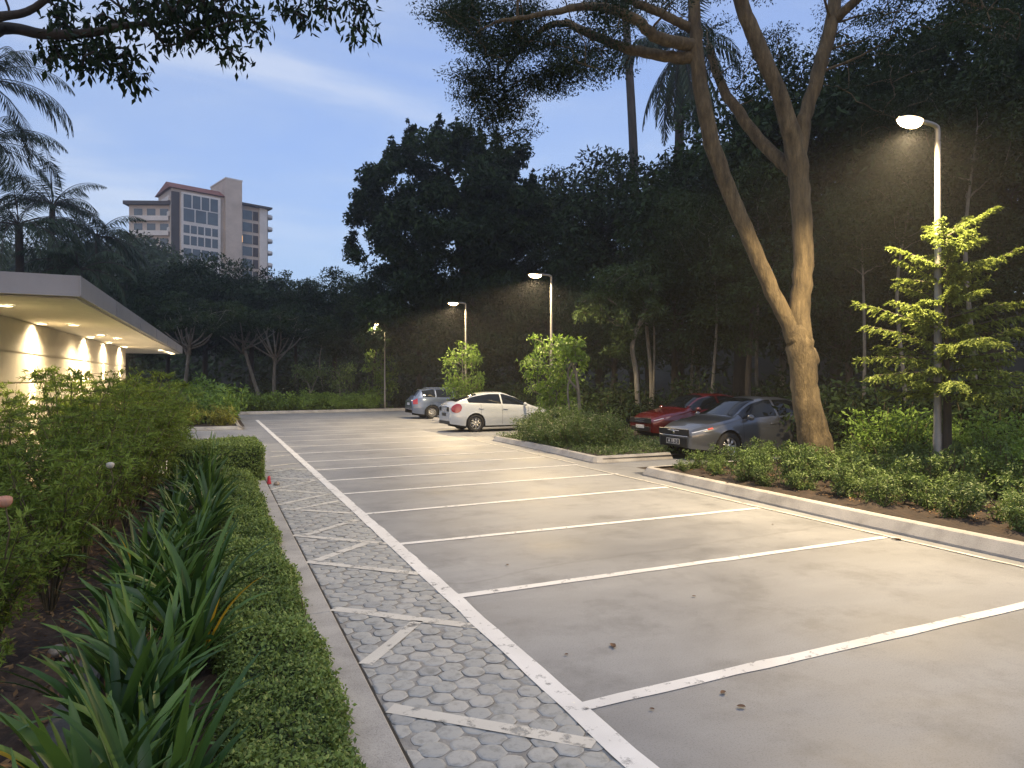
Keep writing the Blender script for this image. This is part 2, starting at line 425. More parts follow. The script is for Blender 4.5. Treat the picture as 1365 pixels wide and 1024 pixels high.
# ================================================================ ground materials
def concrete(name, a, b, c, rough=.62, scale=.55, bump=.12, cracks=False):
    m, nt, out = new_mat(name); L = nt.links.new
    tc = nd(nt, 'ShaderNodeTexCoord'); p = nd(nt, 'ShaderNodeBsdfPrincipled')
    n1 = nd(nt, 'ShaderNodeTexNoise', i_Scale=scale, i_Detail=8.0, i_Roughness=.62, i_Distortion=.6); L(tc.outputs['Object'], n1.inputs['Vector'])
    base = ramp(nt, n1.outputs[0], [(.30, a), (.5, b), (.70, c)])
    mp = nd(nt, 'ShaderNodeMapping'); mp.inputs['Scale'].default_value = (.55, 1.9, 1); mp.inputs['Rotation'].default_value = (0, 0, .5)
    L(tc.outputs['Object'], mp.inputs[0])
    n2 = nd(nt, 'ShaderNodeTexNoise', i_Scale=1.3, i_Detail=7.0, i_Roughness=.6); L(mp.outputs[0], n2.inputs['Vector'])
    st = ramp(nt, n2.outputs[0], [(.33, (.70, .70, .715)), (.6, (1, 1, 1)), (.75, (1.0, 1.0, .99))])
    m1 = nd(nt, 'ShaderNodeMix', data_type='RGBA', blend_type='MULTIPLY'); m1.inputs[0].default_value = .38
    L(base, m1.inputs[6]); L(st, m1.inputs[7])
    n3 = nd(nt, 'ShaderNodeTexNoise', i_Scale=95.0, i_Detail=3.0, i_Roughness=.7); L(tc.outputs['Object'], n3.inputs['Vector'])
    sp = ramp(nt, n3.outputs[0], [(.30, (.58, .58, .58)), (.47, (.97, .97, .97)), (.62, (1, 1, 1)), (.75, (1.0, 1.0, 1.0))])
    m2 = nd(nt, 'ShaderNodeMix', data_type='RGBA', blend_type='MULTIPLY'); m2.inputs[0].default_value = .8
    L(m1.outputs[2], m2.inputs[6]); L(sp, m2.inputs[7])
    res = m2.outputs[2]
    # scattered drips and tyre smudges
    n4 = nd(nt, 'ShaderNodeTexNoise', i_Scale=1.5, i_Detail=7.0, i_Roughness=.7); L(tc.outputs['Object'], n4.inputs['Vector'])
    sm = ramp(nt, n4.outputs[0], [(.34, (.66, .66, .66)), (.50, (1, 1, 1)), (.66, (1, 1, 1))])
    m3 = nd(nt, 'ShaderNodeMix', data_type='RGBA', blend_type='MULTIPLY'); m3.inputs[0].default_value = .68
    L(res, m3.inputs[6]); L(sm, m3.inputs[7]); res = m3.outputs[2]
    if cracks:
        v = nd(nt, 'ShaderNodeTexVoronoi', feature='DISTANCE_TO_EDGE', i_Scale=.16); 
        nw = nd(nt, 'ShaderNodeTexNoise', i_Scale=1.1, i_Detail=5.0); L(tc.outputs['Object'], nw.inputs['Vector'])
        mm = nd(nt, 'ShaderNodeMix', data_type='RGBA'); mm.inputs[0].default_value = .30
        L(tc.outputs['Object'], mm.inputs[6]); L(nw.outputs[1], mm.inputs[7]); L(mm.outputs[2], v.inputs['Vector'])
        cr = ramp(nt, v.outputs[0], [(.0, (.72, .71, .70)), (.0022, (1, 1, 1))])
        m4 = nd(nt, 'ShaderNodeMix', data_type='RGBA', blend_type='MULTIPLY'); m4.inputs[0].default_value = .45
        L(res, m4.inputs[6]); L(cr, m4.inputs[7]); res = m4.outputs[2]
    L(res, p.inputs['Base Color'])
    rr = ramp(nt, n1.outputs[0], [(.3, (rough - .1,) * 3), (.7, (rough + .1,) * 3)]); L(rr, p.inputs['Roughness'])
    p.inputs['Specular IOR Level'].default_value = .35
    bp = nd(nt, 'ShaderNodeBump', i_Strength=bump, i_Distance=.01); L(n3.outputs[0], bp.inputs['Height']); L(bp.outputs[0], p.inputs['Normal'])
    L(p.outputs[0], out.inputs[0])
    return m

M['lot'] = concrete('lot_concrete', (.206, .210, .214), (.270, .274, .275), (.330, .333, .330), cracks=True)
M['kerb'] = concrete('kerb_concrete', (.30, .285, .26), (.42, .40, .365), (.50, .48, .44), .75, 1.6, .3)
M['path'] = concrete('path_concrete', (.25, .245, .235), (.31, .30, .285), (.37, .36, .34), .7, .9)
M['mortar'] = simple('mortar', (.235, .23, .215), .9, var=.3, vscale=9, bump=.4)
M['joint'] = simple('joint_dark', (.035, .032, .028), .95, var=.4)

def paver_mat():
    m, nt, out = new_mat('paver_stone'); L = nt.links.new
    tc = nd(nt, 'ShaderNodeTexCoord'); a = nd(nt, 'ShaderNodeAttribute', attribute_name='tone')
    c0 = ramp(nt, a.outputs['Fac'], [(0, (.14, .135, .122)), (.03, (.15, .145, .13)), (.05, (.29, .297, .29)), (.5, (.34, .345, .33)), (1, (.395, .39, .365))])
    n = nd(nt, 'ShaderNodeTexNoise', i_Scale=14.0, i_Detail=7.0, i_Roughness=.65); L(tc.outputs['Object'], n.inputs['Vector'])
    s = ramp(nt, n.outputs[0], [(.3, (.62, .62, .60)), (.52, (1, 1, 1)), (.75, (1, .98, .95))])
    mx = nd(nt, 'ShaderNodeMix', data_type='RGBA', blend_type='MULTIPLY'); mx.inputs[0].default_value = 1
    L(c0, mx.inputs[6]); L(s, mx.inputs[7])
    p = nd(nt, 'ShaderNodeBsdfPrincipled', i_Roughness=.72); L(mx.outputs[2], p.inputs['Base Color'])
    bp = nd(nt, 'ShaderNodeBump', i_Strength=.35, i_Distance=.01); L(n.outputs[0], bp.inputs['Height']); L(bp.outputs[0], p.inputs['Normal'])
    L(p.outputs[0], out.inputs[0]); return m
M['paver'] = paver_mat()

def paint_mat(name, col, lo, hi, scale=9.0):
    """road paint, rubbed through in places"""
    m, nt, out = new_mat(name); L = nt.links.new
    tc = nd(nt, 'ShaderNodeTexCoord')
    n = nd(nt, 'ShaderNodeTexNoise', i_Scale=scale, i_Detail=9.0, i_Roughness=.72); L(tc.outputs['Object'], n.inputs['Vector'])
    n2 = nd(nt, 'ShaderNodeTexNoise', i_Scale=2.0, i_Detail=5.0); L(tc.outputs['Object'], n2.inputs['Vector'])
    p = nd(nt, 'ShaderNodeBsdfPrincipled', i_Roughness=.6)
    L(ramp(nt, n2.outputs[0], [(.3, tuple(c * .82 for c in col)), (.65, col)]), p.inputs['Base Color'])
    tr = nd(nt, 'ShaderNodeBsdfTransparent'); ms = nd(nt, 'ShaderNodeMixShader')
    L(ramp(nt, n.outputs[0], [(lo, (0, 0, 0)), (hi, (1, 1, 1))]), ms.inputs[0])
    L(tr.outputs[0], ms.inputs[1]); L(p.outputs[0], ms.inputs[2]); L(ms.outputs[0], out.inputs[0]); return m
M['paint'] = paint_mat('line_paint', (.74, .73, .70), .31, .43)
M['paint_worn'] = paint_mat('worn_line_paint', (.60, .575, .51), .36, .47, 7.0)
M['paint_faint'] = paint_mat('faint_line_paint', (.52, .50, .46), .45, .60, 7.0)
M['soil'] = simple('bed_soil', (.026, .016, .010), .95, var=.55, vscale=7.0, bump=.9, bscale=22)
M['forest_soil'] = simple('forest_soil', (.014, .015, .009), .95, var=.5, vscale=1.5, bump=.8, bscale=6)

# ================================================================ ground
def sheet(name, P, z, mat, kind='structure'):
    mb = MB(); n = len(P); mb.add(np.c_[np.array(P, float), np.full(n, z)], [list(range(n))])
    return tag(mb.build(name, mat), kind=kind)

def sst(x, a, b):
    t = np.clip((x - a) / (b - a), 0, 1); return t * t * (3 - 2 * t)

def terrain(x, y):
    x = np.asarray(x, float); y = np.asarray(y, float)
    D = x * FW[0] + y * FW[1]; Lt = x * RT[0] + y * RT[1]; px = CX + FPX * Lt / np.maximum(D, 1)
    crest = np.interp(px, [-400, 60, 180, 330, 450, 560, 800], [18, 20.5, 21.0, 14.8, 11.5, 10, 8])
    h = crest * sst(D, 56, 102) * (D > 1)
    right = 9.0 * sst(x, 26, 60) * sst(y, -30, 0)  # rise added on the right to block the low sky behind the trees
    return np.maximum(h, right)

def make_terrain():
    a = np.linspace(-1, 1, 130); gx = np.sign(a) * (np.abs(a) ** 2.2) * 190 + 10; gy = np.sign(a) * (np.abs(a) ** 2.2) * 190 + 40
    X, Y = np.meshgrid(gx, gy, indexing='ij')
    Z = terrain(X, Y) - .06
    mb = MB(); mb.grid(np.stack([X, Y, Z], -1))
    tag(mb.build('terrain', M['forest_soil']), kind='structure')
make_terrain()

LOT = [(-.9, -12), (40, -12), (40, 43.3), (11.4, 44.1), (5, 43.1), (.9, 42.2), (.9, 15.4), (-.9, 15.4)]
sheet('parking_lot', [(1.86, -12), (30, -12), (30, 44.5), (11.4, 44.5), (.9, 44), (.9, 28.6), (-4, 28.6), (-4, 15.3), (1.86, 15.3)], 0.0, M['lot'])

# paver strip : mortar bed with laid stones
sheet('paver_bed', [(.80, -4), (1.86, -4), (1.86, 15.3), (.80, 15.3)], .0005, M['mortar'])
def pavers():
    r = rng(5); mb = MB(); row = 0; y = .9
    while y < 15.2:
        x = .88 + (row % 2) * .0755 + r.normal() * .012
        while x < 1.86:
            rx, ry = .0755 * r.uniform(.96, 1.01), .0745 * r.uniform(.96, 1.01)
            cx, cy = x + r.normal() * .007, y + r.normal() * .007; rot = r.uniform(-.10, .10)
            th = np.arange(14) / 14 * 2 * PI
            hexr = 1 / np.cos(((th + rot + PI / 6) % (PI / 3)) - PI / 6)
            k = (.22 + .78 * hexr) * (1 + r.normal(size=14) * .022)
            rings = []
            z0 = r.uniform(-.002, .003); tx, ty = r.normal(size=2) * .012
            for s, z in ((1.0, -.006), (.99, .0012), (.945, .0022), (.90, .0042), (.70, .0052)):
                px_, py_ = np.cos(th) * rx * k * s, np.sin(th) * ry * k * s
                rings.append(np.c_[np.clip(cx + px_, .871, 1.862), cy + py_, np.full(14, z + z0) + px_ * tx + py_ * ty])
            rings.append(np.c_[np.full(14, np.clip(cx, .871, 1.862)), np.full(14, cy), np.full(14, 0.005 + z0)])
            G = np.stack(rings, 0); G = np.concatenate([G, G[:, :1]], 1)
            f = MB(); mb.grid(G); tn = np.full(len(mb.F[-1]), np.clip(r.normal(.5, .22), .06, 1)); tn[:14 * (2 if r.random() < .45 else 1)] = 0; mb.T[-1] = tn
            x += .151
        y += .129; row += 1
    o = mb.build('paver_strip', [M['paver']]); tag(o, kind='structure')
pavers()

def stripe(name, a, b, width, z, mat, mb=None):
    a = np.array(a[:2], float); b = np.array(b[:2], float); d = (b - a) / np.linalg.norm(b - a); n = np.array([-d[1], d[0]]) * width / 2
    m = mb or MB(); k = max(2, int(np.linalg.norm(b - a) / .25)); r = rng(int(abs(a[1]) * 100) + 3)
    t = np.linspace(0, 1, k)[:, None]; c = a + (b - a) * t
    e1 = c - n + r.normal(size=c.shape) * .0045; e2 = c + n + r.normal(size=c.shape) * .0045
    zz = np.full((k, 1), z)
    m.grid(np.stack([np.c_[e1, zz], np.c_[e2, zz]], 1), smooth=False)
    if mb is None: return tag(m.build(name, mat), kind='structure')

# long lane line and bay lines
stripe('lane_line', (1.862, -6), (1.862, 35.6), .145, .010, M['paint'])
BAY_Y = [1.25, 3.32, 5.47, 7.51, 9.455, 11.3, 12.95, 14.66, 16.27, 18.3, 20.3, 22.27, 24.3, 26.5, 28.9, 31.6, 34.6]
for i, y in enumerate(BAY_Y):
    stripe('bay_line', (1.925, y), (7.34 if y < 10 else 7.5, y + (0.02 if i < 4 else .25)), .10, .005, M['paint'])
stripe('edge_line', (7.40, -6), (7.40, 13.0), .06, .009, M['paint_worn'])
stripe('edge_line', (7.55, 13.4), (7.70, 20.6), .06, .009, M['paint_worn'])
for (a, b) in (((7.6, 21.7), (13.5, 21.9)), ((8.0, 26.2), (14, 26.4)), ((8.2, 30.6), (14.2, 30.8)), ((8.8, 36.0), (14.4, 36.2))):
    stripe('bay_line', a, b, .1, .006, M['paint_worn'])
ZIG = [((518.7, 946), (792.7, 994.5), .105, 'paint_worn'), ((444, 812.8), (637.4, 836.3), .1, 'paint_worn'), ((557, 829), (486.4, 887.5), .1, 'paint_worn'),
       ((408.8, 749.8), (559.7, 766), .1, 'paint_worn'), ((422, 748.4), (488, 725), .1, 'paint_worn'), ((390, 714.5), (516.5, 725.5), .1, 'paint_worn'),
       ((405.5, 714.5), (475.8, 693.6), .1, 'paint_worn'), ((388, 709), (427.5, 694.7), .09, 'paint_faint'), ((377, 679.3), (470, 684.8), .1, 'paint_worn'),
       ((394.5, 679.3), (451.6, 668.4), .1, 'paint_worn'), ((370, 673.8), (440.7, 658.5), .1, 'paint_worn'), ((372.5, 654), (431.9, 658.5), .1, 'paint_worn'),
       ((360.4, 653.6), (423, 640.4), .1, 'paint_worn'), ((362.6, 637.6), (418.7, 639.8), .1, 'paint_worn'), ((360, 630), (388, 626), .1, 'paint_worn'),
       ((388, 626), (410, 627), .1, 'paint_worn'), ((360, 622), (399, 617.8), .1, 'paint_worn'), ((361.5, 609.5), (388, 607), .1, 'paint_worn'), ((361.5, 602.4), (383.5, 602.4), .1, 'paint_worn')]
for a, b, wd, mt in ZIG:
    stripe('hatch_line', gp(*a), gp(*b), wd, .0095, M[mt])
A = gp(440, 1060); 
stripe('hatch_line', (.9, 2.25), (1.79, 2.05), .105, .0095, M['paint_worn'])

# left kerb strip beside the hedge : slabs with joints
def left_kerb():
    mb = MB(); y = -4.0; r = rng(2)
    while y < 13.2:
        ln = min(2.35, 13.2 - y)
        mb.bbox(((.50 + .838) / 2, y + ln / 2, .0), (.338, ln - .008, .09), .008)
        y += ln
    tag(mb.build('kerb_strip', M['kerb']), kind='structure')
    mb = MB(); mb.box(.838, .868, -4, 15.3, -.02, .0035); tag(mb.build('kerb_joint', M['joint']), kind='structure')
left_kerb()

def kerb(name, P, width, h, seglen=2.4, mat=None, inner=1):
    """kerb of butted stones following a plan polyline; outer face on the polyline, body to the left (inner=1) or right"""
    P = np.asarray(P, float); mb = MB(); n = len(P)
    T = unit(np.diff(P, axis=0)); Nn = np.c_[-T[:, 1], T[:, 0]] * inner
    off = []
    for i in range(n):
        if i == 0: m = Nn[0]
        elif i == n - 1: m = Nn[-1]
        else:
            m = unit(Nn[i - 1] + Nn[i]); m = m / max(.4, np.dot(m, Nn[i]))
        off.append(m)
    off = np.array(off)
    prof = [(0.0, -.05), (.004, h * .18), (.095, h * .93), (.125, h), (width + .03, h)]
    for i in range(n - 1):
        ln = np.linalg.norm(P[i + 1] - P[i]); k = max(1, int(round(ln / seglen)))
        for j in range(k):
            f0, f1 = j / k, (j + 1) / k
            g = .004 / ln
            rows = []
            for f in (f0 + (g if j else 0), f1 - (g if j < k - 1 else 0)):
                c = P[i] * (1 - f) + P[i + 1] * f; o = off[i] * (1 - f) + off[i + 1] * f
                rows.append([(*(c + o * q), z) for q, z in prof])
            G = np.array(rows)
            mb.grid(G, smooth=False, flip=(inner == 1))
            for rr, rev in ((0, 0), (1, 1)):
                V = G[rr]; mb.add(V, [list(range(5))[::-1] if rev else list(range(5))])
    return tag(mb.build(name, mat or M['kerb']), kind='structure')

def arc(c, rad, a0, a1, n=6):
    return [(c[0] + rad * math.cos(math.radians(a0 + (a1 - a0) * i / (n - 1))), c[1] + rad * math.sin(math.radians(a0 + (a1 - a0) * i / (n - 1)))) for i in range(n)]

BED_R = [(7.62, -10), (7.62, 6), (7.80, 11.0)] + arc((8.08, 11.05), .28, 175, 95, 5) + [(12, 11.45), (24, 11.6)]
kerb('bed_kerb', BED_R, .19, .165, inner=-1)
ISL = [(10.2, 13.28), (8.15, 13.22)] + arc((8.15, 13.45), .22, 265, 185, 4) + [(8.1, 16.3), (8.12, 19.6)] + arc((8.35, 19.75), .24, 180, 95, 4) + [(8.9, 20.3), (10.3, 22.2), (14.5, 22.6)]
kerb('island_kerb', ISL, .17, .15, inner=-1)
FARK = [(.98, 28.65), (.95, 36), (.93, 41.9)] + arc((1.2, 42.0), .26, 185, 100, 4) + [(5, 42.95), (8.5, 43.5), (11.4, 44.1), (20, 44.8)]
kerb('far_kerb', FARK, .2, .17, inner=1)
kerb('path_kerb', [(-4, 28.5), (.78, 28.55), (.98, 28.65)], .18, .15, inner=1)

def soil_patch(name, P, z, mat, amp=.03, step=.35, seed=1):
    """lumpy planted earth inside a convex-ish outline, ends tucked behind the kerbs"""
    P = np.asarray(P, float); x0, y0 = P.min(0); x1, y1 = P.max(0)
    nx, ny = int((x1 - x0) / step) + 2, int((y1 - y0) / step) + 2
    X, Y = np.meshgrid(np.linspace(x0, x1, nx), np.linspace(y0, y1, ny), indexing='ij')
    r = rng(seed); Z = z + r.normal(size=X.shape) * amp
    inside = np.zeros(X.shape, bool)
    j = len(P) - 1
    for i in range(len(P)):
        c = ((P[i, 1] > Y) != (P[j, 1] > Y)) & (X < (P[j, 0] - P[i, 0]) * (Y - P[i, 1]) / (P[j, 1] - P[i, 1] + 1e-12) + P[i, 0])
        inside ^= c; j = i
    idx = np.arange(nx * ny).reshape(nx, ny)
    q = inside[:-1, :-1] & inside[1:, :-1] & inside[1:, 1:] & inside[:-1, 1:]
    F = np.stack([idx[:-1, :-1], idx[1:, :-1], idx[1:, 1:], idx[:-1, 1:]], -1)[q]
    mb = MB(); mb.add(np.stack([X, Y, Z], -1).reshape(-1, 3), F, smooth=True)
    mb.add(np.c_[P, np.full(len(P), z - .02)], [list(range(len(P)))])
    return tag(mb.build(name, mat), kind='structure')
M['left_earth'] = simple('left_bed_earth', (.075, .047, .030), .95, var=.6, vscale=9.0, bump=.9, bscale=22)
soil_patch('bed_soil', [(7.72, -9), (40, -9), (40, 11.5), (7.9, 11.5)], .135, M['soil'], .025, .16, 3)
soil_patch('island_soil', [(8.2, 13.25), (16, 13.3), (16, 22.7), (10.4, 22.2), (8.9, 20.2), (8.2, 20.1)], .12, M['soil'], .02, .3, 4)
kerb('tree_island_kerb', [(14.6, 30.1), (10.2, 30.1), (9.8, 30.5), (9.8, 31.9), (10.2, 32.3), (14.6, 32.3)], .16, .15, inner=-1)
soil_patch('tree_island_soil', [(9.9, 30.2), (15, 30.2), (15, 32.2), (9.9, 32.2)], .12, M['soil'], .02, .3, 9)
soil_patch('far_soil', [(-3, 28.7), (1.05, 28.7), (1.05, 42.3), (11.3, 44.2), (30, 45.0), (30, 66), (-30, 66), (-30, 28.7)], .14, M['soil'], .04, .7, 5)
soil_patch('left_soil', [(-9, -3), (.56, -3), (.56, 13.3), (-.2, 15.4), (-9, 15.4)], .02, M['left_earth'], .03, .12, 6)
mb = MB()
yy = -2.0; r = rng(8)
while yy < 15:
    ln = r.uniform(.5, .8); mb.bbox((-.70 + r.normal() * .01, yy + ln / 2, .06), (.15, ln - .012, .16), .015); yy += ln
M['old_edging'] = concrete('old_edging_concrete', (.055, .052, .046), (.10, .095, .085), (.16, .15, .13), .85, 3.0, .4)
tag(mb.build('edging_kerb', M['old_edging']), kind='structure')

# ================================================================ evening air
def haze(dens):
    m, nt, out = new_mat('evening_haze'); v = nd(nt, 'ShaderNodeVolumePrincipled')
    v.inputs['Color'].default_value = (.92, .94, 1.0, 1); v.inputs['Density'].default_value = dens; v.inputs['Anisotropy'].default_value = .35
    nt.links.new(v.outputs[0], out.inputs['Volume'])
    mb = MB(); mb.box(-183, 203, -153, 233, -2.0, 52); tag(mb.build('haze', m), kind='stuff', label='thin evening haze over the car park and the woods', cat='haze')
if HAZE > 0: haze(HAZE)
cy.volume_bounces = 0; cy.volume_step_rate = 4.0; cy.volume_max_steps = 64
# ================================================================ street lamps
M['pole'] = simple('galvanised_pole', (.24, .23, .21), .5, .4, var=.12)
M['housing'] = simple('lamp_housing', (.30, .29, .27), .5, .3)
M['lens'] = simple('lamp_lens', (.9, .85, .7), .4, emit=(1.0, .70, .34), es=LENS_ES); M['lens'].cycles.emission_sampling = 'AUTO'

def street_lamp(label, base, H, power, radius=.055, bat=.3, grp='street lamps along the edge of the car park'):
    t = thing('street_lamp', label, 'street lamp', base, 0, grp)
    p = MB(); p.lathe([(0, 0), (.16, 0), (.16, .02), (.07, .03), (radius + .012, .06), (radius + .010, .9), (radius, .92), (radius * .72, H - .25)], sides=16)
    p.build('pole', M['pole'], t)
    a = MB(); a.tube(smooth_path([(0, 0, H - .27), (0, 0, H - .06), (-.05, 0, H + .0), (-.2, 0, H + .02), (-.48, 0, H + .02)], 16), radius * .62, 10)
    a.build('arm', M['pole'], t)
    h = MB()
    xs = np.linspace(0, 1, 13); rows = []
    for q in xs:
        wy = .125 * (max(0.0, 1 - (2 * q - 1) ** 4)) ** .5 * (.72 + .28 * math.sin(q * PI)) + .012
        hz = .035 * (max(0.02, 1 - (2 * q - 1) ** 2)) ** .5 + .012
        th = np.linspace(0, PI, 9)
        x = -.42 - .50 * q
        rows.append(np.c_[np.full(9, x), np.cos(th) * wy, H + .0 + np.sin(th) * hz])
    h.grid(np.array(rows)); h.build('lamp_head', M['housing'], t)
    l = MB(); rows = []
    for q in np.linspace(.02, .98, 11):
        wy = .115 * (max(0.0, 1 - (2 * q - 1) ** 4)) ** .5 * (.72 + .28 * math.sin(q * PI)) + .006
        th = np.linspace(PI, 2 * PI, 9); dz = .115 * (1 - (2 * q - 1) ** 2) ** .5 + .006
        rows.append(np.c_[np.full(9, -.42 - .50 * q), np.cos(th) * wy, H - .004 + np.sin(th) * dz])
    l.grid(np.array(rows)); l.build('lamp_lens', M['lens'], t)
    spot('lamp_light', (-.70, 0, H - .20), power, 168, .2, .09, t, batwing=bat)
    return t
street_lamp('tall lit street lamp rising behind the feathery conifer at right', (*at(1250, 511, 10.8)[:2], .12), 5.89, LAMP_P1, .06, BATWING)
street_lamp('lit street lamp beside the nose of the white car', (*at(735, 511, 24.7)[:2], .1), 5.73, LAMP_P, .06)
street_lamp('lit street lamp behind the young tree between the two parked rear cars', (*at(621, 511, 33.3)[:2], .1), 5.73, LAMP_P, .06)
street_lamp('smallest and farthest lit street lamp beyond the far kerb', (*at(513, 511, 45.2)[:2], .12), 5.73, LAMP_P, .06)

# ================================================================ lit pavilion on the left
M['fascia'] = simple('fascia_paint', (.30, .29, .29), .55, var=.10, vscale=1.5)
M['soffit'] = simple('soffit_plaster', (.70, .66, .58), .8, var=.05)
def wall_clad():
    return simple('wall_plaster', (.52, .46, .36), .8, var=.10, vscale=2.5, bump=.15)
M['wallp'] = wall_clad()
M['roofdark'] = simple('roof_felt', (.10, .10, .10), .9, var=.3)
M['downlight'] = simple('downlight_lens', (.9, .85, .7), .4, emit=(1.0, .84, .56), es=60)
def pavilion():
    t = thing('pavilion', 'low flat roofed pavilion with cream walls and a lit overhanging soffit', 'building', (-3, 16, 0))
    O = np.array([-3.0, 16.0, 0.0])
    A = np.array([-1.49, 9.41]); B = np.array([-1.09, 26.1])
    z0, z1 = 2.87, 3.14
    P = [A, B, (-10.5, 26.4), (-11, 9.2)]
    n = 4
    def prism(mb, P, za, zb, mi=0):
        P = np.asarray(P, float) - O[:2]; mb.poly_prism(P, za, zb, mi)
        k = len(P); mb.add(np.c_[P, np.full(k, za)], [list(range(k))[::-1]], mi=mi)
    m = MB(); prism(m, P, z0 + .02, z1); m.build('roof', M['fascia'], t)
    m = MB(); q = np.asarray(P); c = q.mean(0); prism(m, c + (q - c) * .985, z0, z0 + .018); m.build('soffit', M['soffit'], t)
    m = MB(); prism(m, c + (q - c) * .94, z1 + .001, z1 + .05); m.build('roof_deck', M['roofdark'], t)
    # metal drip edge + panel joints of the fascia
    for f in (.0, .16, .33, .5, .67, .84, 1.0):
        m = MB(); p = A + (B - A) * f - O[:2]; m.bbox((p[0] + .004, p[1], (z0 + z1) / 2 + .01), (.016, .05, z1 - z0 - .03), .003)
        m.build('fascia_joint', M['fascia'], t)
    # wall: courses of cladding with recessed grooves
    W0 = np.array([-3.05, 9.6]); W1 = np.array([-2.40, 22.2])
    d = unit(W1 - W0); nrm = np.array([d[1], -d[0]]); m = MB()
    zc = [0, .42, .90, 1.38, 1.86, 2.34, z0]
    for k in range(6):
        a, b = zc[k] + (.012 if k else 0), zc[k + 1] - .012
        q = [W0 - O[:2], W1 - O[:2], W1 - nrm * .25 - O[:2], W0 - nrm * .25 - O[:2]]
        m.poly_prism(q, a, b)
    q0 = [W0 - nrm * .03, W1 - nrm * .03 - d * .03, W1 - nrm * .3 - d * .03, W0 - nrm * .3]
    m.poly_prism([p - O[:2] for p in q0], 0, z0 - .001)
    m.build('wall', M['wallp'], t)
    m = MB(); e = [W1 - nrm * .3, W1, (-9.8, 22.6), (-9.8, 22.2)]
    m.poly_prism([np.array(p) - O[:2] for p in ((-2.75, 22.18), (-2.75, 22.38), (-9.8, 22.38), (-9.8, 22.18))][::-1], 0, z0 - .002); 
    m.poly_prism([np.array(p) - O[:2] for p in ((-9.8, 9.8), (-9.6, 9.8), (-9.6, 22.1), (-9.8, 22.1))], 0, z0 - .002)
    m.build('back_wall', M['wallp'], t)
    # recessed downlights
    spots = [(-2.5, 10.6, 0), (-2.71, 13.6, 1), (-2.25, 13.6, 0), (-2.2, 16.2, 0), (-2.53, 17.2, 1), (-2.03, 17.3, 0), (-2.43, 19.2, 1), (-2.33, 21.3, 1),
             (-1.55, 23.0, 0), (-1.45, 24.1, 0), (-1.4, 25.0, 0), (-1.38, 25.7, 0)]
    for x, y, near in spots:
        dl = MB(); dl.lathe([(0, 0), (.075, 0), (.075, .004)], (0, 0, 0), 16)
        o = dl.build('downlight', M['downlight'], t, (x - O[0], y - O[1], z0 - .006))
        tr = MB(); tr.lathe([(.075, -.012), (.10, -.012), (.105, .004)], (0, 0, 0), 16); tr.build('trim_ring', M['soffit'], o)
        if y < 22: 
            if near: spot('wall_washer', (x - O[0] - .05, y - O[1], z0 - .03), 2300, 27, .8, .025, t, (1, .80, .48), rot=(0, math.radians(-1.5), 0))
            spot('downlight_light', (x - O[0], y - O[1], z0 - .03), 120, 150, .8, .05, t, (1, .80, .50))
    return t
pavilion()

